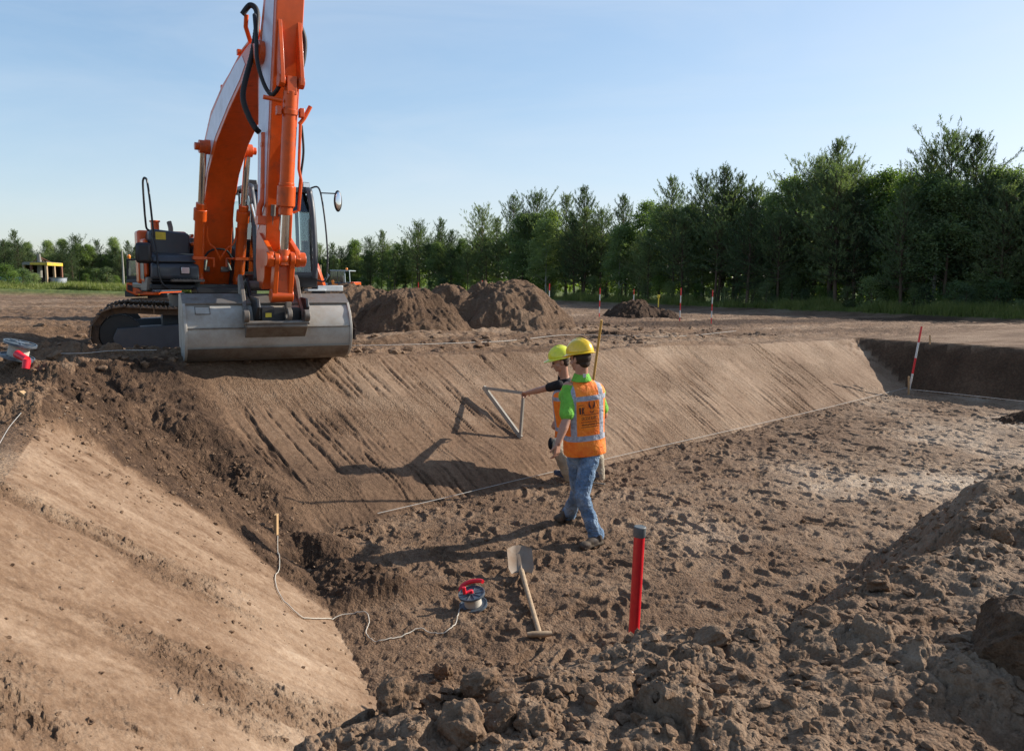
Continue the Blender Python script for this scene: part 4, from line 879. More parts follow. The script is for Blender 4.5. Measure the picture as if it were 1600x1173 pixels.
# ------------------------------------------------------------------ clods
def clod_mesh(seed, sub, rough=1.0, flat=.75):
    import bmesh
    bm = bmesh.new(); bmesh.ops.create_icosphere(bm, subdivisions=sub, radius=1); V = np.array([v.co[:] for v in bm.verts]); F = np.array([[v.index for v in f.verts] for f in bm.faces]); bm.free()
    r = np.random.RandomState(seed)
    for k in range(11):                                  # knock flat facets off
        d = r.randn(3); d /= np.linalg.norm(d); h = .58+.28*r.rand(); q = V @ d; m = q > h; V[m] -= np.outer(q[m]-h, d)*.86
    n = 0
    for f, a in ((1.6, .13), (3.8, .085), (9., .045), (21., .022)):
        n = n+a*rough*(vn(V[:, 0]*f+seed, V[:, 1]*f+V[:, 2]*f*.7)+vn(V[:, 1]*f-seed, V[:, 2]*f+V[:, 0]*f*.6))
    V = V*(1+n[:, None]); V[:, 2] *= flat
    return V, F
def clod(px, py, size, label, seed, flat=.8, sub=5, dz=0.0, stretch=(1, 1), mat=M_CLOD):
    p = hit(px, py); V, F = clod_mesh(seed, sub, 1.0, flat); rz = seed*1.7; c, s_ = math.cos(rz), math.sin(rz)
    V = V*size*np.array([stretch[0], stretch[1], 1]); V = np.stack([V[:, 0]*c-V[:, 1]*s_, V[:, 0]*s_+V[:, 1]*c, V[:, 2]], -1)
    o = np_mesh('soil_clod', V, F, mat, True); o.location = p+Vector((0, .5*size, size*.25+dz)); o.rotation_euler = (.2*math.sin(seed), .3*math.cos(seed*2), 0)
    return tag(o, label, 'clod', 'large clods of earth')
clod(690, 1062, .075, 'large upright block of dried earth standing on the near spoil', 3, 1.0, dz=.015, stretch=(1, .8))
clod(752, 1090, .072, 'broad clod of earth right of the upright block', 5, .7, stretch=(1.15, 1))
clod(622, 1108, .068, 'craggy clod at the left end of the near spoil', 8, .9, stretch=(1.1, 1))
clod(780, 1140, .050, 'smooth egg shaped pale clod at the bottom edge', 12, 1.2)
clod(725, 1160, .075, 'big crumbly clod at the bottom edge left of the egg shaped one', 14, .85, stretch=(1.2, 1))
clod(640, 1155, .052, 'rounded clod at the bottom edge of the near spoil', 17, .8)
clod(840, 1150, .062, 'clod beside the hollow right of the egg shaped one', 19, .85)
clod(1115, 1010, .060, 'low clod on the crest right of the red post', 24, .6, stretch=(1.3, 1))
clod(1290, 985, .075, 'flat topped clod on the crest in the right half', 27, .55, stretch=(1.5, 1))
clod(1380, 920, .055, 'clod on the crest nearer the right edge', 31, .8)
clod(1570, 848, .050, 'pointed clod high on the spoil at the right edge', 35, 1.2)
clod(286, 745, .055, 'dark clod in the loose earth left of the cut slope', 37, .9, mat=M_DARKSOIL)
clod(372, 742, .05, 'dark clod lower down in the loose earth', 39, .9, mat=M_DARKSOIL)
# big soil block at the right edge, its shaded face deepened by dark colour
bp = hit(1600, 1110); V, F = clod_mesh(61, 6, .45, 1.0)
V = np.sign(V)*np.abs(V)**.55
for f, a in ((2., .05), (6., .03), (15., .016), (40, .007)):
    V = V*(1+a*(vn(V[:, 0]*f+3, V[:, 1]*f+V[:, 2]*f)+vn(V[:, 2]*f, V[:, 0]*f-V[:, 1]*f)))[:, None]
o = np_mesh('soil_block', V*np.array([.235, .20, .215]), F, M_DARKSOIL, True); o.location = at(1628, 1062, 2.38); o.rotation_euler = (math.radians(-8), math.radians(10), math.radians(-32))
tag(o, 'big dark block of compact soil at the lower right edge', 'soil block')
# small loose crumbs strewn over broken ground
def crumbs():
    r = np.random.RandomState(77); T = [clod_mesh(100+k, 2, 1.9, .8) for k in range(9)]; Vs = []; Fs = []; nv = 0
    spots = []
    def region(n, fn, s0, s1, pw=2.5):
        for _ in range(n):
            x, y = fn(); spots.append((x, y, s0+(s1-s0)*r.rand()**pw))
    def near():
        t = -.6+r.rand()*6.5; s_ = -.1+r.rand()*2.2; return PN[0]+.764*t*1.0-NN[0]*0+NN[0]*(1.5+s_*.6)-.4, PN[1]+.644*t+NN[1]*(1.5+s_*.6)-.3
    def near2():
        a = np.radians(90-(-8+r.rand()*46)); d = 1.7+r.rand()**1.3*3.2; return d*math.cos(a), d*math.sin(a)
    def dist():
        q = PC-np.array([.7, .7])*(-.3+r.rand()*3.0)+VL*(r.rand()*1.4-.4)+N1*(r.rand()*1.8-.2)*.8; return q
    def floor():
        q = PC+U*(-.4+r.rand()*9)+np.array([.699, -.715])*(r.rand()*4.5); return q
    def foot():
        q = PC+U*(r.rand()*15)+np.array([.699, -.715])*(.02+abs(r.randn())*.16); return q
    def rim():
        q = PC+U*(-5.+r.rand()**1.3*20)+N1*(2.7+r.rand()**1.4*8); return q
    def lslope():
        s_ = r.rand()*2.0; t = .9+r.rand()*4.6; return PC+NL*s_+VL*t
    region(700, lslope, .003, .014, 4)
    region(6000, near2, .003, .026, 5); region(2600, dist, .003, .024, 5)
    def ridge():
        t = .8+r.rand()*8; s_ = .5+r.rand()*1.7; return PN+U*t+NN*s_
    region(3800, ridge, .005, .032, 4); region(2400, floor, .004, .022, 4); region(700, foot, .007, .026, 2.5); region(2600, rim, .012, .085, 4)
    A = np.array(spots); Z = terrain(A[:, 0], A[:, 1], True)[0]
    for k in range(len(A)):
        V, F = T[r.randint(9)]; a = r.rand()*6.28; c, s_ = math.cos(a), math.sin(a); s = A[k, 2]
        W = V*np.array([s*(1+.5*r.rand()), s, s*(.6+.5*r.rand())]); W = np.stack([W[:, 0]*c-W[:, 1]*s_+A[k, 0], W[:, 0]*s_+W[:, 1]*c+A[k, 1], W[:, 2]+Z[k]+s*.12], -1)
        Vs.append(W); Fs.append(F+nv); nv += len(V)
    o = np_mesh('loose_earth_crumbs', np.concatenate(Vs), np.concatenate(Fs), M_CLOD2, False)
    return tag(o, 'small crumbs of loose earth strewn over the diggings', 'soil crumbs', None, 'stuff')
M_CLOD2 = soil_mat('soil_crumb', False, .44, .6)
crumbs()
# ------------------------------------------------------------------ people
def cloth_mat(name, col, rough=.85, f=60, br=.35, patch=0, pcol=None):
    m, nt, b = new_mat(name); geo = nt.nodes.new('ShaderNodeNewGeometry').outputs['Position']
    n = noise(nt, 9, 5, .6, geo); n2 = noise(nt, f*6, 2, .5, geo)
    c = mixc(nt, ramp(nt, n.outputs['Fac'], [(.35, 0), (.65, 1)]).outputs[0], tuple(v*.78 for v in col), tuple(min(1, v*1.15) for v in col))
    if pcol: c = mixc(nt, ramp(nt, noise(nt, 6, 4, .6, geo).outputs['Fac'], [(.45, 0), (.68, 1)]).outputs[0], c, pcol)
    nt.links.new(c, b.inputs['Base Color']); b.inputs['Roughness'].default_value = rough; b.inputs['Specular IOR Level'].default_value = .25
    w_ = noise(nt, 26, 3, .55, geo); w_.inputs['Distortion'].default_value = 1.2
    bump(nt, mth(nt, 'ADD', w_.outputs['Fac'], mth(nt, 'MULTIPLY', n2.outputs['Fac'], .08)), br, .03, b); return m
m, nt, b = new_mat('skin'); b.inputs['Base Color'].default_value = (.50, .26, .17, 1); b.inputs['Roughness'].default_value = .5
b.inputs['Subsurface Weight'].default_value = .08; b.inputs['Subsurface Radius'].default_value = (.01, .004, .002)
n = noise(nt, 25, 4, .6, nt.nodes.new('ShaderNodeNewGeometry').outputs['Position']); nt.links.new(mixc(nt, n.outputs['Fac'], (.34, .160, .098), (.50, .27, .18)), b.inputs['Base Color']); M_SKIN = m
M_JEANS = cloth_mat('denim', (.13, .21, .32), .85, 60, .9, 0, (.34, .43, .52))
M_BEIGE = cloth_mat('beige_canvas', (.40, .34, .25), .85, 60, .7)
M_GREEN = cloth_mat('green_cotton', (.17, .46, .055), .8, 60, .5)
M_BLACKC = cloth_mat('black_cotton', (.015, .015, .017), .85, 60, .4)
M_GREYC = cloth_mat('grey_cotton', (.07, .07, .08), .85, 60, .4)
M_SHOE = simple('work_shoe', (.055, .042, .034), .7, 0, .3, 0, .7, (.22, .16, .10), 30, .4, .45)
M_SHOE2 = simple('blue_shoe', (.05, .065, .10), .7, 0, .3, 0, .7, (.22, .17, .12), 30, .4, .5)
M_HAIR = simple('brown_hair', (.035, .020, .012), .7, 0, .3, 0, 0, (0, 0, 0), 90, .8)
M_HELM1 = simple('yellow_helmet', (.78, .50, .015), .28, 0, .5, .3, .3, (.45, .30, .08), 30, 0, .62)
M_HELM2 = simple('lime_helmet', (.66, .68, .035), .30, 0, .5, .3, .2, (.45, .40, .08), 30, 0, .62)
M_EYE = simple('eye_dark', (.02, .015, .012), .2)
M_PRINT = simple('black_print', (.03, .016, .02), .7)
def vest_mat(name):
    m, nt, b = new_mat(name); tc = nt.nodes.new('ShaderNodeTexCoord').outputs['Object']
    sx = nt.nodes.new('ShaderNodeSeparateXYZ'); nt.links.new(tc, sx.inputs[0]); X, Y, Z = sx.outputs
    def band(v, a, b_): return mth(nt, 'MULTIPLY', mth(nt, 'GREATER_THAN', v, a), mth(nt, 'LESS_THAN', v, b_))
    ax = mth(nt, 'ABSOLUTE', X)
    vert = mth(nt, 'MULTIPLY', band(ax, .112, .162), mth(nt, 'GREATER_THAN', Z, .10))
    up = band(Z, .465, .510); lo = band(Z, .085, .135)
    s = mth(nt, 'MINIMUM', mth(nt, 'ADD', mth(nt, 'ADD', vert, up), lo), 1.0)
    geo = nt.nodes.new('ShaderNodeNewGeometry').outputs['Position']; n = noise(nt, 12, 4, .6, geo)
    oc = mixc(nt, ramp(nt, n.outputs['Fac'], [(.35, 0), (.65, 1)]).outputs[0], (.86, .155, .008), (.98, .26, .015))
    sc = mixc(nt, ramp(nt, noise(nt, 30, 3, .6, geo).outputs['Fac'], [(.4, 0), (.6, 1)]).outputs[0], (.26, .27, .31), (.40, .41, .45))
    nt.links.new(mixc(nt, s, oc, sc), b.inputs['Base Color']); b.inputs['Roughness'].default_value = .7
    w_ = noise(nt, 15, 3, .55, geo); w_.inputs['Distortion'].default_value = .8
    bump(nt, w_.outputs['Fac'], .55, .03, b); return m
M_VEST = vest_mat('vest_orange')
def remesh(vox, sm=4):
    def f(o):
        r = o.modifiers.new('remesh', 'REMESH'); r.mode = 'VOXEL'; r.voxel_size = vox; r.use_smooth_shade = True
        s = o.modifiers.new('smooth', 'SMOOTH'); s.factor = .5; s.iterations = sm
    return f
_wt = bpy.data.textures.new('wrinkle', 'CLOUDS'); _wt.noise_scale = .085; _wt.noise_depth = 3
def cloth_mod(vox, sm=4, amp=.012):
    def f(o):
        remesh(vox, sm)(o); d = o.modifiers.new('wrinkle', 'DISPLACE'); d.texture = _wt; d.strength = amp; d.mid_level = .5; d.texture_coords = 'GLOBAL'
    return f
def frame(fw, up=Vector((0, 0, 1))):
    f = Vector(fw).normalized(); x = f.cross(up).normalized(); u = x.cross(f); return Matrix((x, f, u)).transposed()   # columns: right, forward, up
def hand(M, wr, d, n, curl=.5, s=1.0, thumb=1):
    """palm and five fingers; d points along the hand, n is the side the fingers curl towards"""
    d = Vector(d).normalized(); n = (Vector(n)-d*Vector(n).dot(d)).normalized(); sd = d.cross(n)
    for t in (-.028, -.010, .010, .028): M.cap(wr+sd*t*.6*s, wr+(d*.088+sd*t)*s, .015*s, .0115*s, 10)
    for k, (t, L) in enumerate(((-.031, .066), (-.0105, .078), (.0105, .074), (.030, .058))):
        p = wr+(d*.090+sd*t)*s; a = curl*(.8+.12*k)
        for j, q in enumerate((.42, .33, .25)):
            dd = (d*math.cos(a)+n*math.sin(a)).normalized(); p2 = p+dd*L*q*1.15*s; M.cap(p, p2, (.0093-.0008*j)*s, (.0086-.001*j)*s, 8); p = p2; a += curl*.95+.1
    p = wr+(d*.022-sd*.030*thumb)*s; p2 = p+(d*.036-sd*.026*thumb+n*.014)*s; p3 = p2+(d*.030-sd*.004*thumb+n*.016)*s
    M.cap(p, p2, .013*s, .0105*s, 8); M.cap(p2, p3, .0105*s, .0085*s, 8)
def head(M, H, hf, neck):
    F_ = frame(hf)
    def q(x, y, z): return H+F_ @ Vector((x, y, z))
    M.sphere(q(0, -.012, .028), 1, 20, 12, (.076, .096, .092), F_); M.sphere(q(0, .030, -.030), 1, 18, 10, (.058, .062, .078), F_)
    M.sphere(q(0, .052, -.082), 1, 14, 8, (.034, .030, .026), F_); M.cap(q(0, .086, -.002), q(0, .108, -.034), .009, .014, 10)
    M.cap(q(-.03, .074, .022), q(.03, .074, .022), .014, .014, 8); M.cap(q(-.018, .083, -.062), q(.018, .083, -.062), .009, .009, 8); M.sphere(q(-.048, .045, -.030), .026); M.sphere(q(.048, .045, -.030), .026)
    for s_ in (-1, 1):
        M.sphere(q(s_*.078, -.008, -.006), 1, 12, 8, (.010, .018, .030), F_); M.sphere(q(s_*.084, -.016, .006), 1, 10, 6, (.008, .010, .020), F_)
    M.cap(q(0, -.02, -.05), neck, .056, .062, 18)
    return F_, q
def helmet(H, F_, mat, parent, tilt=0):
    def T(p): return H+F_ @ (Matrix.Rotation(tilt, 3, 'X') @ Vector(p))
    m_ = MB(T); n, k = 36, 12; vs = []; fs = []
    for i in range(k+1):
        t = (math.pi/2)*i/k
        for j in range(n):
            a = 2*math.pi*j/n; r = math.cos(t)**.82; x = math.cos(a)*.116*r; y = math.sin(a)*.140*r-.008; z = .048+.128*math.sin(t)
            if abs(x) < .020 and i > 1: z += .006; 
            vs.append((x, y, z))
    for i in range(k):
        for j in range(n): fs.append((i*n+j, i*n+(j+1) % n, (i+1)*n+(j+1) % n, (i+1)*n+j))
    m_.add(vs, fs); m_.ring((0, -.008, .040), (0, -.008, .052), .0, .0, 8) if 0 else None
    o = m_.build('helmet', mat, parent, angle=60, mods=lambda o: (o.modifiers.new('s', 'SOLIDIFY').__setattr__('thickness', .004), o.modifiers.new('sub', 'SUBSURF').__setattr__('render_levels', 1)))
    m_ = MB(T); vs = []; fs = []
    for i, (rx, ry, z, pk) in enumerate(((.110, .134, .052, 0), (.120, .146, .040, .3), (.127, .153, .036, 1.0), (.124, .150, .030, 1.0), (.112, .136, .040, .3))):
        for j in range(n):
            a = 2*math.pi*j/n; f_ = max(0, math.sin(a))**2*pk*.052; vs.append((math.cos(a)*rx, math.sin(a)*(ry+f_)-.008, z-f_*.25))
    for i in range(5):
        for j in range(n): fs.append((i*n+j, i*n+(j+1) % n, ((i+1) % 5)*n+(j+1) % n, ((i+1) % 5)*n+j))
    m_.add(vs, fs); m_.build('helmet_brim', mat, o, angle=60)
    m_ = MB(T); m_.tube([(0, .125*math.cos(t)-.008, .052+.128*math.sin(t)) for t in np.linspace(.15, 2.9, 14)], .010, 8); m_.build('helmet_ridge', mat, o)
    return o
def vest(P0, up, fw, parent, H=.62, hw=.205, hd=.135, printed=False, sx=1.0):
    up = Vector(up).normalized(); y = Vector(fw); y = (y-up*y.dot(up)).normalized(); x = y.cross(up)
    Mx = Matrix((x, y, up)).transposed(); n = 56
    rings = [(-.06, 1.0, 1.12, 0), (.0, .99, 1.10, 0), (.08, .95, 1.0, 0), (.18, .94, .96, 0), (.28, .97, .98, 0), (.38, 1.0, 1.0, 0), (.46, 1.03, 1.0, 0), (.51, 1.04, .94, 0), (.545, .98, .84, .0), (.575, .80, .70, .0), (.60, .50, .56, .01), (.622, .33, .50, .01)]
    vs = []; fs = []
    for i, (z, a, b_, yo) in enumerate(rings):
        for j in range(n):
            t = 2*math.pi*j/n; c, s_ = math.cos(t), math.sin(t)
            r = (abs(c)**2.6+abs(s_)**2.6)**(-1/2.6)
            wr = .006*vn(np.array([c*3+z*9]), np.array([s_*3.+z*4+hw*50]))[0]*(1 if z < .5 else .4)
            vs.append(Vector((c*r*(hw*a+wr), s_*r*(hd*b_+wr)+yo-.012*math.exp(-((z-.42)/.15)**2)*(s_ < 0), z*H/.62)))
    for i in range(len(rings)-1):
        for j in range(n): fs.append((i*n+j, i*n+(j+1) % n, (i+1)*n+(j+1) % n, (i+1)*n+j))
    me = bpy.data.meshes.new('vest'); me.from_pydata([tuple(v) for v in vs], [], fs); me.materials.append(M_VEST)
    for p in me.polygons: p.use_smooth = True
    o = bpy.data.objects.new('vest', me); C.objects.link(o); o.parent = parent
    o.matrix_local = Matrix.Translation(P0-parent.location) @ Mx.to_4x4()
    sd = o.modifiers.new('s', 'SOLIDIFY'); sd.thickness = .006; su = o.modifiers.new('sub', 'SUBSURF'); su.levels = 1; su.render_levels = 2
    if printed:
        def back(u, v):                  # (u right as seen from behind, v up) -> just off the back
            f_ = max(0., 1-abs(u/hw)**2.6)**(1/2.6); zz = v; b_ = np.interp(v, [r_[0] for r_ in rings], [r_[2] for r_ in rings])
            return Vector((u, -f_*hd*b_-.012*math.exp(-((v-.42)/.15)**2)-.0085, v*H/.62))
        V = []; Fq = []
        def quad(u0, v0, u1, v1, w_):
            d_ = Vector((u1-u0, v1-v0)); L = d_.length; d_.normalize(); nn_ = Vector((-d_.y, d_.x))*w_/2; k = max(1, int(L/.012))
            b0 = len(V)
            for i in range(k+1):
                c_ = Vector((u0, v0))+d_*L*i/k; V.append(back(*(c_-nn_))); V.append(back(*(c_+nn_)))
            for i in range(k): Fq.append((b0+2*i, b0+2*i+2, b0+2*i+3, b0+2*i+1))
        for v_ in (.325, .258, .212): quad(-.075, v_, .10, v_, .0045)
        quad(-.095, .415, -.05, .415, .004)                       # the short bar over the i and k
        quad(-.085, .395, -.082, .335, .014); quad(-.060, .395, -.060, .335, .010); quad(-.045, .395, -.058, .362, .007); quad(-.058, .362, -.045, .335, .007)
        for s_ in (-1, 1):                                         # butterfly wings of short strokes
            for k in range(7): quad(.03+s_*(.010+.002*k), .385+.008*k-.012, .03+s_*(.026+.004*math.sin(k*.6)*2), .395+.008*k, .0042)
            quad(.03+s_*.004, .375, .03+s_*.030, .438, .004); quad(.03+s_*.016, .352+.0, .03+s_*.022, .364, .004)
        for k in range(8): t = math.pi*(1.1+.8*k/8); t2 = math.pi*(1.1+.8*(k+1)/8); quad(.03+.018*math.cos(t), .360+.020*math.sin(t), .03+.018*math.cos(t2), .360+.020*math.sin(t2), .007)
        for k in range(15): quad(-.068+k*.0112, .234, -.060+k*.0112, .234+.003*math.sin(k*2.3), .009)
        for txt, u0, v0, sz, wd in (('GROENE RUIMTE', -.072, .276, .045, .165),):
            cu = bpy.data.curves.new('lettering', 'FONT'); cu.body = txt; cu.size = 1; cu.resolution_u = 2; ob = bpy.data.objects.new('lettering', cu); C.objects.link(ob)
            dg = bpy.context.evaluated_depsgraph_get(); me2 = bpy.data.meshes.new_from_object(ob.evaluated_get(dg)); bpy.data.objects.remove(ob)
            xs = [v.co.x for v in me2.vertices]; w_ = max(xs)-min(xs); b0 = len(V)
            for v in me2.vertices: V.append(back(u0+(v.co.x-min(xs))/w_*wd, v0+v.co.y*sz))
            for p in me2.polygons: Fq.append(tuple(b0+i for i in p.vertices))
        me = bpy.data.meshes.new('back_print'); me.from_pydata([tuple(v) for v in V], [], Fq); me.materials.append(M_PRINT)
        pr = bpy.data.objects.new('back_print', me); C.objects.link(pr); pr.parent = o
    return o, Mx
def shoe(heel, toe, parent, mat, up=Vector((0, 0, 1)), s=1.0):
    d = (toe-heel).normalized(); h = Vector((0, 0, 1)); h = (h-d*h.dot(d)).normalized(); L = (toe-heel).length
    M = MB(); R = Matrix((d.cross(h), d, h)).transposed()
    M.sphere(heel+d*.04+h*.045, 1, 16, 10, (.038, .045, .045), R); M.sphere(heel+d*L*.45+h*.04, 1, 16, 10, (.042, .09, .042), R); M.sphere(toe-d*.06+h*.032, 1, 16, 10, (.047, .065, .032), R)
    M.cap(heel+d*.05+h*.05, heel+d*.055+h*.075, .043, .042); M.box(heel+d*L*.5+h*.008, (.080, L*.90, .022), R)
    return M.build('shoe', mat, parent, mods=remesh(.007, 3))
# ---- front worker
J = dict(neck=at(908.5, 590, 7.32), head=at(906, 561, 7.30), pel=at(913, 697, 7.36), hR=at(924, 706, 7.34), hL=at(900, 706, 7.42),
         kR=at(909, 773, 7.22), aR=at(931, 836, 7.20), kL=at(903, 768, 7.58), aL=at(889, 803, 7.86),
         sL=at(888, 604, 7.26), eL=at(885, 656, 7.14), wL=at(872, 692, 7.06), sR=at(933, 605, 7.46), eR=at(943, 648, 7.66))
J['wR'] = at(931, 640, 8.12) if 0 else J['eR']+(tp.lerp(h0, .32)-J['eR']).normalized()*.26
root1 = empty('person', Vector((J['aR'].x, J['aR'].y, 0)), 'worker in green shirt, blue jeans and yellow helmet walking with his back turned', 'person')
up1 = (J['neck']-J['pel']); fw1 = Vector((-.28, .96, 0))
M = MB(); F_, q = head(M, J['head'], (-.72, .69, -.10), J['neck'])
M.cap(J['neck'], J['pel']+Vector((0, 0, .05)), .07, .11); M.cap(J['sL'], J['sR'], .045, .045)
for a, b_, c_, rr_ in ((J['sL'], J['eL'], J['wL'], 1), (J['sR'], J['eR'], J['wR'], 1)):
    M.cap(a, b_, .052, .041); M.cap(b_, b_.lerp(c_, .35), .041, .043); M.cap(b_.lerp(c_, .35), c_, .043, .027)
hand(M, J['wL'], Vector((-.10, -.05, -1)), Vector((-.7, .6, .0)), .42, 1.0, 1)
gp = tp.lerp(h0, .32); hand(M, J['wR'], (gp-J['wR']), Vector((-.8, .3, -.2)), 1.1, 1.0, -1)
for a, b_, c_ in ((J['hR'], J['kR'], J['aR']), (J['hL'], J['kL'], J['aL'])): M.cap(a, b_, .08, .052); M.cap(b_, c_, .05, .035)
M.build('body', M_SKIN, root1, mods=remesh(.0055, 3))
m_ = MB(); m_.sphere(J['head']+F_ @ Vector((0, -.026, .018)), 1, 24, 14, (.084, .092, .082), F_); m_.sphere(J['head']+F_ @ Vector((0, -.055, -.038)), 1, 18, 10, (.062, .045, .045), F_); m_.build('hair', M_HAIR, root1, mods=remesh(.006, 2))
for s_ in (-.03, .03): m_ = MB(); m_.sphere(q(s_, .083, .004), .0105, 10, 6); m_.build('eye', M_EYE, root1)
helmet(J['head']+Vector((0, 0, .012)), F_, M_HELM1, root1, math.radians(-4))
v1, Mx1 = vest(J['pel']+Vector((0, 0, .0)), up1, fw1, root1, H=.645, hw=.205, hd=.138, printed=True)
def V1(x, y, z): return J['pel']+Mx1 @ Vector((x, y, z))
m_ = MB(); a = J['sL']; b_ = J['sL'].lerp(J['eL'], .82); m_.cap(a-Vector((0, 0, .02)), b_, .062, .070); m_.sphere(V1(-.16, 0, .50), .07); m_.build('shirt_sleeve', M_GREEN, root1, mods=cloth_mod(.008, 3, .014))
m_ = MB(); a = J['sR']; b_ = J['sR'].lerp(J['eR'], .78); m_.cap(a-Vector((0, 0, .02)), b_, .055, .060); m_.sphere(V1(.16, 0, .50), .07); m_.build('shirt_sleeve', M_GREEN, root1, mods=cloth_mod(.008, 3, .014))
m_ = MB(); n_ = J['neck']; m_.tube([n_-up1.normalized()*.03, n_+Vector((0, 0, .015)), n_+Vector((0, 0, .042))], [.098, .080, .068], 24); m_.build('shirt_collar', M_GREEN, root1, mods=cloth_mod(.007, 2, .006))
m_ = MB(); m_.box(n_+Vector((.02, -.088, .03)), (.03, .004, .035), Mx1); m_.build('collar_label', M_WHITEP, root1)
m_ = MB(); m_.cap(J['hL']+Vector((.02, 0, .03)), J['hR']+Vector((-.02, 0, .03)), .108, .108, 22); m_.cap(J['hR']+Vector((-.02, -.03, -.02)), J['kR'], .098, .070, 20); m_.cap(J['kR'], J['kR'].lerp(J['aR'], .5), .070, .066, 18); m_.cap(J['kR'].lerp(J['aR'], .5), J['aR']+Vector((0, 0, .0)), .066, .074, 18)
m_.cap(J['hL']+Vector((.02, -.03, -.02)), J['kL'], .108, .070, 20); m_.cap(J['kL'], J['kL'].lerp(J['aL'], .5), .070, .066, 18); m_.cap(J['kL'].lerp(J['aL'], .5), J['aL'], .066, .074, 18); m_.build('jeans', M_JEANS, root1, mods=cloth_mod(.007, 3, .036))
z0 = ground_z(*J['aR'].xy, True)
hR_ = at(941, 852, 7.20); tR_ = at(907, 857, 7.03); hR_.z = ground_z(hR_.x, hR_.y, True)+.005; tR_.z = ground_z(tR_.x, tR_.y, True)+.005; shoe(hR_, tR_, root1, M_SHOE)
hL_ = at(893, 812, 7.92); tL_ = at(867, 812, 7.80); tL_.z = ground_z(tL_.x, tL_.y, True)+.01; hL_ = tL_+Vector((.235, .06, .075)); shoe(hL_, tL_, root1, M_SHOE)
# ---- worker behind, leaning out to hold the frame
K = dict(head=at(875, 565, 9.30), neck=at(881, 591, 9.36), pel=at(889, 680, 9.44), sL=at(873, 601, 9.26), eL=at(848, 608, 9.55), wL=at(823, 614, 9.86),
         sR=at(890, 600, 9.62), eR=at(880, 640, 9.62), wR=at(875, 655, 9.42), hL=at(896, 690, 9.38), hR=at(900, 690, 9.54), kL=at(868, 694, 9.12), aL=at(889, 744, 9.30), kR=at(934, 714, 9.60), aR=at(937, 748, 9.62))
root2 = empty('person', Vector((K['aR'].x, K['aR'].y, 0)), 'worker in lime helmet and beige trousers leaning out to hold the triangular frame', 'person')
M = MB(); F2, q = head(M, K['head'], (-.96, -.12, -.26), K['neck'])
M.cap(K['neck'], K['pel'], .07, .11); M.cap(K['sL'], K['sR'], .045, .045)
for a, b_, c_ in ((K['sL'], K['eL'], K['wL']), (K['sR'], K['eR'], K['wR'])):
    M.cap(a, b_, .050, .039); M.cap(b_, b_.lerp(c_, .35), .039, .040); M.cap(b_.lerp(c_, .35), c_, .040, .026)
gp = g1.lerp(g2, .06); hand(M, K['wL'], (gp+Vector((0, -.01, .015))-K['wL']), Vector((-.3, .3, -1)), .75, 1.0, 1)
hand(M, K['wR'], Vector((-.6, -.3, -.5)), Vector((.1, .3, -.8)), .6, 1.0, 1)
for a, b_, c_ in ((K['hR'], K['kR'], K['aR']), (K['hL'], K['kL'], K['aL'])): M.cap(a, b_, .08, .052); M.cap(b_, c_, .05, .035)
M.build('body', M_SKIN, root2, mods=remesh(.0055, 3))
m_ = MB(); m_.sphere(K['head']+F2 @ Vector((0, -.028, .020)), 1, 24, 14, (.083, .088, .082), F2); m_.sphere(K['head']+F2 @ Vector((0, -.055, -.036)), 1, 18, 10, (.064, .045, .042), F2); m_.build('hair', M_HAIR, root2, mods=remesh(.006, 2))
for s_ in (-.03, .03): m_ = MB(); m_.sphere(q(s_, .083, .004), .0105, 10, 6); m_.build('eye', M_EYE, root2)
helmet(K['head']+Vector((0, 0, .010)), F2, M_HELM2, root2, math.radians(3))
up2 = K['neck']-K['pel']; v2, Mx2 = vest(K['pel']+up2.normalized()*.02, up2, Vector((-.93, .36, 0)), root2, H=.62, hw=.20, hd=.145)
m_ = MB(); m_.cap(K['sL'], K['sL'].lerp(K['eL'], .55), .060, .056); m_.sphere(K['sL'].lerp(K['sR'], .25), .07); m_.build('shirt_sleeve', M_BLACKC, root2, mods=cloth_mod(.008, 3, .01))
m_ = MB(); m_.cap(K['sR'], K['sR'].lerp(K['eR'], .7), .060, .058); m_.build('shirt_sleeve', M_BLACKC, root2, mods=cloth_mod(.008, 3, .01))
m_ = MB(); m_.cap(K['neck']-up2.normalized()*.04, K['neck']+Vector((-.01, 0, .01)), .085, .066); m_.cap(K['pel']+up2*.1, K['pel']+up2*.8, .125, .12); m_.build('shirt', M_BLACKC, root2, mods=cloth_mod(.008, 3, .008))
m_ = MB(); m_.cap(K['hL']+Vector((0, 0, .03)), K['hR']+Vector((0, 0, .03)), .12, .12, 22)
for h_, k_, a_ in ((K['hL'], K['kL'], K['aL']), (K['hR'], K['kR'], K['aR'])): m_.cap(h_, k_, .112, .075, 20); m_.cap(k_, a_, .075, .068, 18)
m_.build('trousers', M_BEIGE, root2, mods=cloth_mod(.008, 3, .022))
m_ = MB(); kk = K['kL']; m_.sphere(kk+Vector((-.055, -.01, .01)), 1, 14, 8, (.035, .060, .075)); m_.build('knee_patch', M_BLACKC, root2, mods=remesh(.007, 2))
g_ = ground_z(K['aR'].x, K['aR'].y, True); hh = Vector((K['aR'].x+.05, K['aR'].y, g_+.05)); shoe(hh, Vector((K['aR'].x-.17, K['aR'].y-.10, g_+.01)), root2, M_SHOE2)
g_ = ground_z(K['aL'].x, K['aL'].y, True); hh = Vector((K['aL'].x+.05, K['aL'].y, g_+.03)); shoe(hh, Vector((K['aL'].x-.19, K['aL'].y+.02, g_+.10)), root2, M_SHOE2)
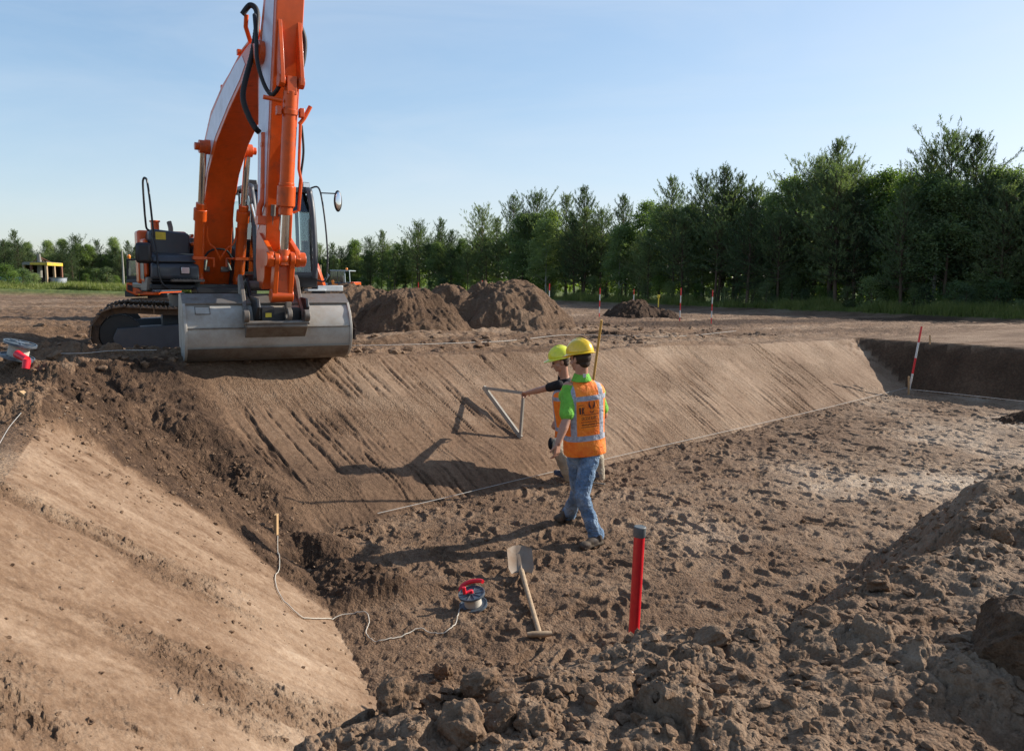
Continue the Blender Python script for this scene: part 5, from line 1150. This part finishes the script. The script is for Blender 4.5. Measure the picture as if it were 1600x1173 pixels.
# ---- the driver in the cab
D = lambda a, b, z: XL((a, b, z))
rootd = empty('person', D(.86, .3, Z0), 'driver in dark clothes sitting in the cab of the large excavator', 'person')
M = MB(); Fd, q = head(M, D(.86, .28, Z0+1.14), EF, D(.86, .22, Z0+1.0)); M.cap(D(.86, .22, Z0+1.0), D(.86, .30, Z0+.55), .07, .12)
for s_ in (-1, 1):
    sh = D(.86+s_*.18, .24, Z0+.92); el = D(.86+s_*.27, .42, Z0+.70); wr = D(.86+s_*.30, .70, Z0+.84); M.cap(sh, el, .05, .04); M.cap(el, wr, .042, .028); hand(M, wr, EF, Vector((0, 0, -1)), 1.1)
    M.cap(D(.86+s_*.1, .32, Z0+.52), D(.86+s_*.15, .75, Z0+.56), .08, .055); M.cap(D(.86+s_*.15, .75, Z0+.56), D(.86+s_*.14, .95, Z0+.16), .05, .04)
M.build('body', M_SKIN, rootd, mods=remesh(.008, 3))
M = MB(); M.cap(D(.70, .24, Z0+.92), D(1.02, .24, Z0+.92), .075, .075); M.cap(D(.86, .22, Z0+.9), D(.86, .30, Z0+.52), .15, .15)
for s_ in (-1, 1): sh = D(.86+s_*.18, .24, Z0+.92); el = D(.86+s_*.27, .42, Z0+.70); wr = D(.86+s_*.30, .66, Z0+.82); M.cap(sh, el, .066, .055); M.cap(el, wr, .052, .040)
M.build('jacket', M_GREYC, rootd, mods=cloth_mod(.01, 3, .02))
M = MB()
for s_ in (-1, 1): M.cap(D(.86+s_*.1, .32, Z0+.52), D(.86+s_*.15, .75, Z0+.56), .095, .07); M.cap(D(.86+s_*.15, .75, Z0+.56), D(.86+s_*.14, .95, Z0+.16), .065, .06)
M.build('trousers', M_BLACKC, rootd, mods=cloth_mod(.01, 3, .02))
m_ = MB(); m_.sphere(D(.86, .26, Z0+1.17), 1, 20, 12, (.084, .095, .085), Fd); m_.build('hair', M_HAIR, rootd)
# ------------------------------------------------------------------ wood, grass and the far things
def foliage(name, c0, c1, c2, trans=.35, var=.5):
    m, nt, b = new_mat(name); geo = nt.nodes.new('ShaderNodeNewGeometry'); oi = nt.nodes.new('ShaderNodeObjectInfo')
    n = noise(nt, 1.1, 4, .6, geo.outputs['Position']); n2 = noise(nt, 9, 2, .6, geo.outputs['Position'])
    t = mth(nt, 'ADD', mth(nt, 'MULTIPLY', n.outputs['Fac'], .7), mth(nt, 'MULTIPLY', n2.outputs['Fac'], .5))
    t = mth(nt, 'ADD', t, mth(nt, 'MULTIPLY', mth(nt, 'SUBTRACT', oi.outputs['Random'], .5), .35))
    c = ramp(nt, t, [(.40, c0), (.62, c1), (.85, c2)]).outputs[0]
    nt.links.new(c, b.inputs['Base Color']); b.inputs['Roughness'].default_value = .6; b.inputs['Specular IOR Level'].default_value = .3
    tl = nt.nodes.new('ShaderNodeBsdfTranslucent'); nt.links.new(mixc(nt, 1.0, c, (1.25, 1.35, .55), 'MULTIPLY'), tl.inputs[0])
    mx = nt.nodes.new('ShaderNodeMixShader'); mx.inputs[0].default_value = trans
    nt.links.new(b.outputs[0], mx.inputs[1]); nt.links.new(tl.outputs[0], mx.inputs[2]); nt.links.new(mx.outputs[0], nt.nodes['Material Output'].inputs[0]); return m
M_NEEDLE = foliage('pine_needles', (.052, .080, .045), (.115, .160, .082), (.22, .26, .13), .42)
M_LEAF = foliage('green_leaves', (.066, .108, .034), (.150, .215, .066), (.28, .34, .12), .55)
M_LEAF2 = foliage('pale_leaves', (.085, .128, .062), (.18, .235, .115), (.29, .34, .17), .55)
M_BARK = simple('bark', (.11, .075, .052), .9, 0, .2, 0, 0, (0, 0, 0), 8, .5)
M_BIRCH = simple('pale_bark', (.34, .31, .27), .85, 0, .2, 0, .8, (.07, .06, .05), 9, .3, .56)
M_GRASS = foliage('grass_blades', (.07, .10, .022), (.14, .17, .045), (.26, .26, .09), .35)
def tris(name, V, F, mat, parent): return np_mesh(name, V, F, mat, False, parent)
def tapered(P, r, n=7):
    m_ = MB(); m_.tube(P, r, n); return m_
def blades(C_, D_, L, W, r):
    """thin leaf triangles from centres C_ along directions D_"""
    n = len(C_); s = np.cross(D_, r.randn(n, 3)); s /= np.linalg.norm(s, axis=1)[:, None]+1e-9
    V = np.stack([C_-s*W[:, None], C_+s*W[:, None], C_+D_*L[:, None]], 1).reshape(-1, 3); F = np.arange(3*n).reshape(-1, 3); return V, F
def quads(C_, size, r, flat=.0):
    n = len(C_); a = r.randn(n, 3); a[:, 2] *= 1-flat; a /= np.linalg.norm(a, axis=1)[:, None]; b = np.cross(a, r.randn(n, 3)); b /= np.linalg.norm(b, axis=1)[:, None]+1e-9
    h = size[:, None]*.5
    V = np.stack([C_-a*h, C_+b*h*.62, C_+a*h, C_-b*h*.62], 1).reshape(-1, 3); F = np.arange(4*n).reshape(-1, 4); return V, F
def make_pine(seed, bare=.22, wide=.24):
    """a 10 m Scots pine at the origin: open whorls of upswept shoots"""
    r = np.random.RandomState(seed); H = 10.; C_ = []; D_ = []; L_ = []; W_ = []
    bend = r.randn(2)*.12
    ax = lambda z: np.array([bend[0]*math.sin(z/H*2.5), bend[1]*math.sin(z/H*3), z])
    tr = MB(); tr.tube([Vector(ax(z)) for z in np.linspace(-.3, H*.97, 10)], [.13*(1-z/10.6)+.012 for z in np.linspace(0, 10, 10)], 8)
    z = H*bare
    while z < H*.985:
        u = (z/H-bare)/(1-bare); prof = wide*H*(1-u)**.75*(.75+.5*r.rand())*(.55+.9*min(1, u*3.0))+.16
        nb = r.randint(4, 7); a0 = r.rand()*6.28
        for k in range(nb):
            a = a0+k*6.28/nb+r.randn()*.3; L = prof*(.35+.95*r.rand()); el = math.radians(8+48*u+r.randn()*9)
            p0 = ax(z+r.randn()*.08); d = np.array([math.cos(a)*math.cos(el), math.sin(a)*math.cos(el), math.sin(el)])
            pts = [p0+d*L*t+np.array([0, 0, .22*L*t*t]) for t in np.linspace(0, 1, 5)]
            tr.tube([Vector(p) for p in pts], [.028*(1-u)+.012, .022*(1-u)+.01, .012, .009, .006], 4, cap=False)
            ns = max(3, int(L*7))
            for s_ in range(ns):
                t = .25+.75*(s_+r.rand())/ns; q = p0+d*L*t+np.array([0, 0, .22*L*t*t])
                side = np.cross(d, [0, 0, 1]); side /= np.linalg.norm(side); off = side*r.randn()*.30*L*(1.15-t)+np.array([0, 0, r.randn()*.06])
                q = q+off; up = d*.5+np.array([0, 0, .75])+side*np.sign((off*side).sum())*.35+r.randn(3)*.15
                up /= np.linalg.norm(up); nn = 13; ln = .20+.14*r.rand()
                c = q+up*np.linspace(0, ln, nn)[:, None]; dd = up*.75+r.randn(nn, 3)*.48; dd /= np.linalg.norm(dd, axis=1)[:, None]
                C_.append(c); D_.append(dd); L_.append(np.full(nn, .15)+.05*r.rand(nn)); W_.append(np.full(nn, .017+.006*r.rand()))
        z += (.42-.20*u)*(.8+.4*r.rand())
    top = ax(H*.985)
    for k in range(4):
        up = np.array([0, 0, 1.])+r.randn(3)*.22*(k > 0); up /= np.linalg.norm(up); c = top+up*np.linspace(0, .42, 22)[:, None]; dd = up*.7+r.randn(22, 3)*.4; dd /= np.linalg.norm(dd, axis=1)[:, None]
        C_.append(c); D_.append(dd); L_.append(np.full(22, .15)); W_.append(np.full(22, .018))
    V, F = blades(np.concatenate(C_), np.concatenate(D_), np.concatenate(L_), np.concatenate(W_), r)
    return tr, V, F
def make_leafy(seed, H=10., wide=.30, low=.05, n=520, leaf=.17, per=34, tall=1.0):
    r = np.random.RandomState(seed); C_ = []; S_ = []; tr = MB(); bend = r.randn(2)*.2
    tp_ = Vector((bend[0], bend[1], H*.93)); tr.tube([Vector((0, 0, -.3)), Vector((bend[0]*.3, bend[1]*.3, H*.3)), Vector((bend[0]*.7, bend[1]*.7, H*.65)), tp_], [.12, .09, .05, .012], 7)
    lobes = []
    for k in range(15):
        u = low+(1-low)*((k+r.rand())/15)**.9; a = r.rand()*6.28; R_ = wide*H*(math.sin(math.pi*min(.999, (u*.78+.16)))**.8)*(.5+.5*r.rand()); rad = (.085+.05*r.rand())*H*(1.1-.45*u)
        c = np.array([math.cos(a)*R_*.62+bend[0]*u, math.sin(a)*R_*.62+bend[1]*u, u*H*.93]); lobes.append((c, rad))
        tr.tube([Vector((bend[0]*u*.7, bend[1]*u*.7, max(.2, c[2]-rad*1.3))), Vector(c)], [.035, .012], 5, cap=False)
    lobes.append((np.array([bend[0], bend[1], H*.94]), .055*H)); lobes.append((np.array([bend[0], bend[1], H*.86]), .085*H))
    for k in range(n):
        c, rad = lobes[r.randint(len(lobes))]; d = r.randn(3); d /= np.linalg.norm(d); q = c+d*rad*(.35+.75*r.rand()**.6)*np.array([1.15, 1.15, .95])
        if q[2] < .15: q[2] = .15+.3*r.rand()
        m = r.randint(per//2, per); sp = .20+.17*r.rand()
        C_.append(q+r.randn(m, 3)*sp*np.array([1, 1, .62])); S_.append(leaf*(.6+.7*r.rand(m)))
    V, F = quads(np.concatenate(C_), np.concatenate(S_), r, .3); return tr, V, F
def proto(name, mk, bark, leafm):
    tr, V, F = mk; root = empty(name, (0, 0, 0)); tr.build('trunk', bark, root, angle=80); np_mesh('crown', V, F, leafm, False, root); return root
PINES = [proto('pine_tree', make_pine(s, b_, w_), M_BARK, M_NEEDLE) for s, b_, w_ in ((1, .20, .27), (2, .34, .30), (3, .16, .22), (4, .28, .34), (5, .14, .26))]
LEAFY = [proto('leafy_tree', make_leafy(s, 10., w_, lo, 560), M_BIRCH if i == 1 else M_BARK, mt) for i, (s, w_, lo, mt) in enumerate(((11, .27, .10, M_LEAF), (12, .20, .22, M_LEAF2), (13, .33, .05, M_LEAF), (14, .25, .02, M_LEAF2)))]
BUSH = [proto('bush', make_leafy(s, 3., .42, .02, 170, .13, 30), M_BARK, mt) for s, mt in ((21, M_LEAF), (22, M_LEAF2), (23, M_NEEDLE))]
USED = set()
def plant(pr, x, y, h, h0_, label, group, cat, wide=1.0, rz=0):
    k = id(pr); o = pr if k not in USED else copy_tree(pr); USED.add(k)
    o.location = (x, y, ground_z(x, y)); s = h/h0_; o.scale = (s*wide, s*wide, s); o.rotation_euler = (0, 0, rz)
    o['label'] = label; o['category'] = cat; o['group'] = group; return o
R3 = np.random.RandomState(99)
def fedge(px): return float(np.interp((px-800)/FP, FOR_T, FOR_Y))
def put(px, ytop, kind, k, dY=0., label='', wide=1.0, group='trees of the far wood'):
    Y = fedge(px)+dY; p = at(px, ytop, Y); g = ground_z(p.x, p.y); h = max(1.2, p.z-g)
    pr, h0_, cat = {'p': (PINES, 10.2, 'pine tree'), 'l': (LEAFY, 10., 'tree'), 'b': (BUSH, 3., 'bush')}[kind]
    return plant(pr[k % len(pr)], p.x, p.y, h, h0_, label, group, cat, wide, R3.rand()*6.28)
# skyline of the wood, left to right in the photograph: px, top y, kind
SKY = [(-30, 372, 'p'), (20, 361, 'p'), (44, 378, 'l'), (72, 375, 'l'), (95, 373, 'l'), (117, 369, 'p'), (136, 381, 'l'), (151, 376, 'p'), (178, 371, 'l'), (199, 377, 'p'), (222, 380, 'l'),
       (500, 384, 'p'), (518, 381, 'p'), (545, 384, 'p'), (557, 374, 'l'), (577, 374, 'p'), (595, 362, 'p'), (618, 380, 'l'), (634, 376, 'p'), (655, 350, 'p'), (687, 344, 'p'), (706, 362, 'p'), (722, 372, 'l'), (754, 327, 'p'), (776, 342, 'p'), (803, 308, 'p'), (839, 302, 'p'), (862, 328, 'l'), (887, 307, 'p'), (913, 295, 'p'), (940, 328, 'p'), (975, 307, 'p'), (1008, 312, 'l'), (1050, 280, 'p'), (1080, 318, 'l'),
       (1105, 280, 'p'), (1130, 264, 'p'), (1158, 276, 'p'), (1183, 292, 'p'), (1215, 300, 'l'), (1246, 274, 'l'), (1282, 246, 'p'), (1310, 220, 'p'), (1335, 262, 'p'), (1368, 272, 'l'), (1398, 262, 'l'), (1425, 268, 'l'), (1457, 236, 'p'), (1491, 208, 'p'), (1529, 212, 'p'), (1556, 262, 'l'), (1590, 264, 'l'), (1625, 268, 'l'), (1665, 240, 'p'), (1700, 262, 'l')]
ORD = lambda n: '%d%s' % (n, 'th' if 10 <= n % 100 <= 20 else {1: 'st', 2: 'nd', 3: 'rd'}.get(n % 10, 'th'))
LEFT = [s for s in SKY if s[0] < 300]; RIGHT = [s for s in SKY if s[0] > 300]
for nm, lst in (('left of the excavator', LEFT), ('right of the excavator', RIGHT)):
    cnt = {'p': 0, 'l': 0}
    for i, (px, yt, kd) in enumerate(lst):
        cnt[kd] += 1
        put(px, yt, kd, i*3+cnt[kd], R3.rand()*2.0, '%s on the skyline %s, %s from the left' % ('dark pine' if kd == 'p' else 'leafy tree', nm, ORD(cnt[kd])), 1.0 if kd == 'p' else 1.0)
# lower trees that fill the edge in front and between
n = 0
for i, px in enumerate(list(range(-20, 500, 10))+list(range(500, 760, 12))+list(range(762, 1720, 17))):
    near = np.interp(px, [s[0] for s in SKY], [s[1] for s in SKY]); hor = 433+.0087*(px-800)
    yt = hor-(hor-near)*(.55+.33*R3.rand()); n += 1; kd = 'l' if R3.rand() < .38 else 'p'
    put(px+R3.randn()*4, yt, kd, i*2+1, -1.5+R3.rand()*5-1.0*(i % 3), '%s below the skyline in the wood edge, %s such tree from the left' % ('leafy tree' if kd == 'l' else 'lower pine', ORD(n)), 1.25, 'lower trees of the wood edge')
n = 0
for i, px in enumerate(list(range(-10, 500, 16))+list(range(505, 1720, 21))):
    hor = 433+.0087*(px-800); Y = fedge(px)-1.8-R3.rand()*1.6; h = .8+1.5*R3.rand()**1.5; p = at(px, hor, Y); n += 1
    plant(BUSH[i % 3 if i % 7 else 2], p.x, p.y, h, 3., 'low bush at the foot of the wood edge, %s from the left' % ORD(n), 'bushes along the wood edge', 'bush', 1.1, R3.rand()*6)
# dark interior of the wood
def deep():
    Vs = []; r = np.random.RandomState(3)
    for px in np.arange(-60, 1760, 3.2):
        for k in range(3):
            Y = fedge(px)+3.+r.rand()*9; hor = 433+.0087*(px-800); near = np.interp(px, [s[0] for s in SKY], [s[1] for s in SKY])
            p = at(px+r.randn()*3, hor, Y); g = ground_z(p.x, p.y) if False else 1.0; hh = (hor-near)/FP*Y*.62+1.0
            m = 34; c = np.stack([p.x+r.randn(m)*.9, p.y+r.randn(m)*.9, g+r.rand(m)**.8*hh], -1); Vs.append(c)
    c = np.concatenate(Vs); V, F = quads(c, .30+.35*r.rand(len(c)), r, .2); return V, F
V, F = deep(); tag(np_mesh('undergrowth', V, F, M_LEAF, False), 'dense shaded foliage filling the inside of the wood', 'undergrowth', None, 'stuff')
# ---- grass: along the foot of the wood and on the left bank
def grass(name, label, pts, hmin, hmax, w_, seed):
    r = np.random.RandomState(seed); P = np.array(pts); Z = terrain(P[:, 0], P[:, 1], False); keep = Z[2] > .25+.4*r.rand(len(P)); P = P[keep]; z = Z[0][keep]
    n = len(P); C_ = np.stack([P[:, 0], P[:, 1], z-.02], -1); D_ = np.stack([r.randn(n)*.28, r.randn(n)*.28, np.ones(n)], -1); D_ /= np.linalg.norm(D_, axis=1)[:, None]
    cl = ss(-.3, .5, fbm(P[:, 0], P[:, 1], .5, 3)); L = (hmin+(hmax-hmin)*cl)*(.5+.8*r.rand(n)); V, F = blades(C_, D_, L, np.full(n, w_)*(.6+.8*r.rand(n)), r)
    return tag(np_mesh(name, V, F, M_GRASS, False), label, 'grass', None, 'stuff')
r = np.random.RandomState(15); pts = []
for k in range(95000):
    px = 840+r.rand()*900; Y = fedge(px)-r.rand()**.8*7.5; pts.append(((px-800)/FP*Y, Y))
grass('tall_grass', 'band of tall grass along the foot of the wood', pts, .18, .75, .016, 16)
pts = []
for k in range(60000):
    px = 480+r.rand()*380; Y = fedge(px)-r.rand()*9; pts.append(((px-800)/FP*Y, Y))
for k in range(60000):
    px = -60+r.rand()*360; Y = 48+r.rand()**1.6*46; pts.append(((px-800)/FP*Y, Y))
grass('bank_grass', 'sunlit rough grass on the low bank left of the excavator', pts, .12, .50, .03, 17)
r = np.random.RandomState(18)
for k, px in enumerate((22, 35, 12, 52)):
    Y = 52+k*2; p = at(px, 440, Y); plant(BUSH[k % 2], p.x, p.y, 1.0+.25*(k % 3), 3., 'small bright green bush on the left grass bank, %s nearest' % ORD(k+1), 'bushes on the left bank', 'bush', 1.4, k)
# ---- derelict shelter with a yellow fascia
SY = 62
def sp(px, py, dy=0): return at(px, py, SY+dy)
g_ = ground_z(sp(70, 440).x, SY)
root = empty('open_shelter', (sp(70, 440).x, SY, g_), 'derelict open shelter with a yellow roof edge standing on the left bank', 'shelter')
M_YFASC = simple('faded_yellow', (.62, .42, .03), .6, 0, .4, 0, .6, (.28, .22, .10), 1.5, 0, .5); M_CONC = simple('concrete', (.22, .21, .18), .9, 0, .3, 0, .5, (.10, .09, .07), 2); M_RUST = simple('rusty_post', (.20, .09, .06), .8, 0, .3, 0, .5, (.08, .05, .04), 3); M_DARKIN = simple('dark_boards', (.035, .022, .016), .9, 0, .2, 0, .5, (.07, .045, .03), 2)
def fp(px, Y): q = at(px, 440, Y); return Vector((q.x, q.y, 0))
cA, cB, cD = fp(73.5, 60), fp(97, 65), fp(39, 61.3); cC = cB+cD-cA
zt, zf = sp(70, 410.5, -1).z, sp(70, 414.0, -1).z
def zz(v, z): return Vector((v.x, v.y, z))
def wall(a, b, z0_, z1_, th=.1): m_ = MB(); m_.plate([zz(a, z0_), zz(b, z0_), zz(b, z1_), zz(a, z1_)], th); return m_
m_ = MB(); ctr = (cA+cC)/2; q4 = [c+(c-ctr)*.03 for c in (cA, cB, cC, cD)]; m_.add([zz(c, zf+.02) for c in q4]+[zz(c, zt+.05) for c in q4], [(0, 1, 2, 3), (7, 6, 5, 4), (0, 4, 5, 1), (1, 5, 6, 2), (2, 6, 7, 3), (3, 7, 4, 0)]); m_.build('roof', M_CONC, root)
q4 = [c+(c-ctr)*.06 for c in (cA, cB, cC, cD)]
wall(q4[0], q4[0].lerp(q4[3], .66), zf, zt).build('fascia', M_YFASC, root); wall(q4[0].lerp(q4[3], .67), q4[3], zf, zt).build('fascia', M_CONC, root)
wall(q4[0]+Vector((.06, -.06, 0)), q4[1], zf-.05, zt+.02).build('fascia', M_YFASC, root)
m_ = MB(); m_.tube([sp(62.5, 445, -.8), sp(62, 412, -.8), sp(60.5, 397, -.8)], [.20, .17, .12], 8); m_.build('mast', M_CONC, root)
for a_, b_ in ((59.5, 50), (63, 71), (63, 82)): m_ = MB(); m_.tube([sp(a_, 402, -.8), sp(b_, 411.5, -.2)], .03, 5); m_.build('stay', M_RUST, root)
for c_, mt in ((cA, M_OLDWOOD), (cB, M_RUST), (cC, M_RUST), (cD, M_OLDWOOD), (cA.lerp(cB, .5), M_OLDWOOD), (cA.lerp(cD, .66), M_RUST)): m_ = MB(); m_.bar(zz(c_, g_-.1), zz(c_, zf), .15, .15, (1, 0, 0)); m_.build('post', mt, root)
wall(cD, cC, g_, zf).build('back_wall', M_DARKIN, root); wall(cC, cB, g_, zf).build('back_wall', M_DARKIN, root)
wall(cA, cD, g_, g_+.75).build('low_wall', M_DARKIN, root); wall(cA, cA.lerp(cB, .4), g_, g_+.7).build('low_wall', M_DARKIN, root)
d1 = cD.lerp(cA, .05); d2 = cD.lerp(cA, .25); m_ = MB(); m_.plate([zz(d1, g_+.75), zz(d2, g_+.75), zz(cD.lerp(cA, .18), zf-.5), zz(d1, zf-.5)], .07); m_.build('leaning_panel', M_CONC, root)
p = sp(91, 441, -1.2); m_ = MB(); m_.tube([p-Vector((0, 0, .5)), p+Vector((0, 0, .30)), p+Vector((0, 0, .36))], [.55, .60, .66], 16); tag(m_.build('water_trough', simple('zinc', (.35, .38, .42), .5, .3), None), 'grey round trough standing beside the derelict shelter', 'trough')
for px, w_, lb in ((6, 1.5, 'larger pale blue sheeted load in the grass at the left edge'), (31, 1.0, 'smaller pale blue sheeted load right of the larger one')):
    p = at(px, 438, 66); g2_ = ground_z(p.x, p.y); m_ = MB(); m_.prism([(65.5, g2_), (67, g2_), (66.9, p.z+.22), (65.6, p.z+.28)], p.x-w_*1.2, p.x+w_*.9); tag(m_.build('sheeted_load', simple('blue_sheet', (.20, .33, .42), .6), None, .1), lb, 'covered load')
# pale bare pole left
p = at(193, 445, 60); g2_ = ground_z(p.x, p.y); m_ = MB(); m_.tube([(p.x, p.y, g2_-.2), tuple(at(192.2, 420, 60)), tuple(at(190.5, 391, 60))], [.09, .075, .05], 8); tag(m_.build('bare_pole', M_BIRCH, None), 'pale bare pole in front of the left wood', 'pole')
p = at(501, 441, 60); g2_ = ground_z(p.x, p.y); m_ = MB(); m_.tube([(p.x, p.y, g2_-.2), tuple(at(500.5, 414, 60))], .07, 8); tag(m_.build('bare_pole', M_OLDWOOD, None), 'pale bare pole just right of the excavator cab', 'pole')
# ---- small excavator behind the big one
MY_ = 18.5
def mp(px, py, dy=0): return at(px, py, MY_+dy)
mg = ground_z(mp(230, 460).x, MY_)
root = empty('small_excavator', (mp(230, 465).x, MY_, mg), 'small orange tracked excavator partly hidden behind the large one', 'excavator')
def MPR(poly, d0, d1):
    m_ = MB(); n = len(poly); P0_ = [mp(x, y, d0) for x, y in poly]; P1_ = [p+Vector((0, d1-d0, 0)) for p in P0_]; m_.add(P0_+P1_, [tuple(range(n)), tuple(range(n, 2*n))[::-1]]+[(i, n+i, n+(i+1) % n, (i+1) % n) for i in range(n)]); return m_
bd = MPR([(196.5, 442), (206, 441.5), (214, 449), (222, 455), (243, 456), (241, 461), (212, 461.5), (197, 455)], 0, 1.5).build('body', M_ORANGE, root, .02)
MPR([(196.5, 441), (198, 437), (214, 436.5), (222, 445), (228, 451), (243, 454), (243, 456.5), (222, 455.3), (214, 449), (206, 441.5)], -.02, 1.45).build('engine_cover', M_DKGREY, root, .01)
MPR([(194.5, 455), (198, 454.5), (212, 461.5), (212, 464), (195, 464)], .02, 1.5).build('counterweight', M_BLACK, root, .01)
m_ = MB(); 
for k in range(7): a_ = mp(199.5+k*1.2, 444.5+k*.25, -.012); b_ = mp(199.5+k*1.2, 453+k*.5, -.012); m_.bar(a_, b_, .012, .01, (1, 0, 0))
m_.build('vent_grille', M_BLACK, bd)
c0_, c1_ = (197.3, 404), (222, 437)
cabm = MPR([(197.3, 404), (222, 404), (222, 407), (197.3, 407)], .1, 1.2).build('cab_roof', M_BLACK, root, .02)
for a_ in (198.4, 221): MPR([(a_-.9, 406), (a_+.9, 406), (a_+1.2, 437), (a_-.6, 437)], .1, .25).build('cab_post', M_BLACK, root); MPR([(a_-.9, 406), (a_+.9, 406), (a_+1.2, 437), (a_-.6, 437)], 1.1, 1.2).build('cab_post', M_BLACK, root)
MPR([(199, 431), (221, 431), (221, 437), (199, 437)], .12, 1.15).build('cab_base', M_BLACK, root)
m_ = MB(); m_.plate([mp(199.4, 407, .13), mp(220, 407, .13), mp(220, 431, .13), mp(199.6, 431, .13)], .01); m_.build('cab_window', M_GLASS, root)
m_ = MB(); q_ = mp(201.5, 401.5, .3); m_.cyl(q_-Vector((0, 0, .05)), q_-Vector((0, 0, .02)), .03, n=10); m_.sphere(q_+Vector((0, 0, .01)), .042, 12, 8, (1, 1, 1.1)); m_.build('beacon', M_LAMPORANGE, root)
MPR([(204, 466), (290, 466), (294, 472), (290, 478), (206, 478), (200, 472)], .1, .5).build('track', M_TRACK, root, .02); MPR([(204, 466), (290, 466), (294, 472), (290, 478), (206, 478), (200, 472)], 1.2, 1.6).build('track', M_TRACK, root, .02)
MPR([(230, 458), (262, 458), (262, 466), (230, 466)], .3, 1.3).build('chassis', M_BLACK, root, .02)
m_ = MB(); P_ = [mp(255, 452, .9), mp(300, 405, .9), mp(400, 388, .9), mp(478, 400, .9), mp(487, 412, .9)]; m_.tube([P_[0], P_[1], P_[2], P_[3]], [.14, .16, .14, .11], 4); bm_ = m_.build('boom', M_ORANGE, root, .01)
MPR([(470, 397), (484, 400), (494, 412), (506, 447), (503, 458), (494, 455), (487, 425), (472, 408)], .8, 1.05).build('dipper', M_ORANGE, root, .015)
MPR([(486, 446), (507, 446), (509, 456), (503, 468), (488, 466)], .65, 1.2).build('bucket', M_BLACK, root, .02)
for txt, px, py, sz, mt in (('ZAXIS', 212.2, 458.2, 3.0, M_BLACK), ('35', 215.5, 461.4, 2.4, M_YELLOW)):
    cu = bpy.data.curves.new('lettering', 'FONT'); cu.body = txt; cu.size = sz*MY_/FP*1.35; cu.extrude = .002; ob = bpy.data.objects.new('lettering', cu); C.objects.link(ob)
    dg = bpy.context.evaluated_depsgraph_get(); me2 = bpy.data.meshes.new_from_object(ob.evaluated_get(dg)); bpy.data.objects.remove(ob); me2.materials.clear(); me2.materials.append(mt)
    ob = bpy.data.objects.new('lettering', me2); C.objects.link(ob); ob.parent = bd; ob.matrix_local = Matrix.Translation(mp(px, py, -.012)-root.location) @ Matrix.Rotation(math.pi/2, 4, 'X')
# ---- far tractor cab behind the bank of soil
TY = 34
def tq(px, py, dy=0): return at(px, py, TY+dy)
tg = ground_z(tq(530, 440).x, TY); root = empty('wheel_loader', (tq(530, 446).x, TY, tg), 'far small machine with a glazed grey cab behind the low soil bank', 'loader')
def TPR(poly, d0, d1):
    m_ = MB(); n = len(poly); P0_ = [tq(x, y, d0) for x, y in poly]; P1_ = [p+Vector((0, d1-d0, 0)) for p in P0_]; m_.add(P0_+P1_, [tuple(range(n)), tuple(range(n, 2*n))[::-1]]+[(i, n+i, n+(i+1) % n, (i+1) % n) for i in range(n)]); return m_
M_CABG = simple('cab_grey', (.30, .36, .37), .5)
TPR([(515, 421.6), (546, 422.4), (546, 424), (515, 423.6)], 0, 1.4).build('cab_roof', M_CABG, root, .02)
for a_, b_, w_, mt in ((515.5, 512.8, .7, M_BLACK), (538.2, 539.2, 1.1, M_CABG), (545.6, 547, .6, M_CABG), (527, 527, .5, M_BLACK)):
    for d_ in (0, 1.3): TPR([(a_-w_/2, 423.5), (a_+w_/2, 423.5), (b_+w_/2, 447), (b_-w_/2, 447)], d_, d_+.08).build('cab_post', mt, root)
TPR([(513, 441), (547, 441), (553, 443), (554, 450), (513, 450)], 0, 1.4).build('body', M_DKGREY, root, .02)
TPR([(547, 440.5), (553.5, 441), (554, 446), (547, 446)], -.05, 1.45).build('fender', M_ORANGE, root, .02)
TPR([(517.5, 438), (520, 437.5), (522, 443), (528, 444), (529, 446.5), (519, 446.5)], -.06, .1).build('work_lamp_cluster', M_LAMPORANGE, root, .01)
m_ = MB(); m_.plate([tq(516, 424, .03), tq(538, 424, .03), tq(538.6, 441, .03), tq(513.6, 441, .03)], .01); m_.build('cab_window', M_GLASS, root)
m_ = MB(); m_.tube([tq(514, 429, -.1), tq(504, 443, -.1)], .06, 6); m_.tube([tq(504, 443, -.1), tq(512, 445, -.1)], .07, 6); m_.build('lift_arm', M_CABG, root)
TPR([(531, 430), (536, 430), (536.5, 441), (530, 441)], .5, .9).build('seat', M_BLACK, root, .03)
for px in (519, 545):
    w0 = tq(px, 452); w0 = Vector((w0.x, TY-.1, tg+.42)); m_ = MB(); m_.cyl(w0, w0+Vector((0, .35, 0)), .42, n=24); m_.build('wheel', M_RUBBER, root, .03)
m_ = MB(); q_ = tq(541.5, 420.3, .5); m_.sphere(q_, .055, 12, 8); m_.build('beacon', M_LAMPORANGE, root)
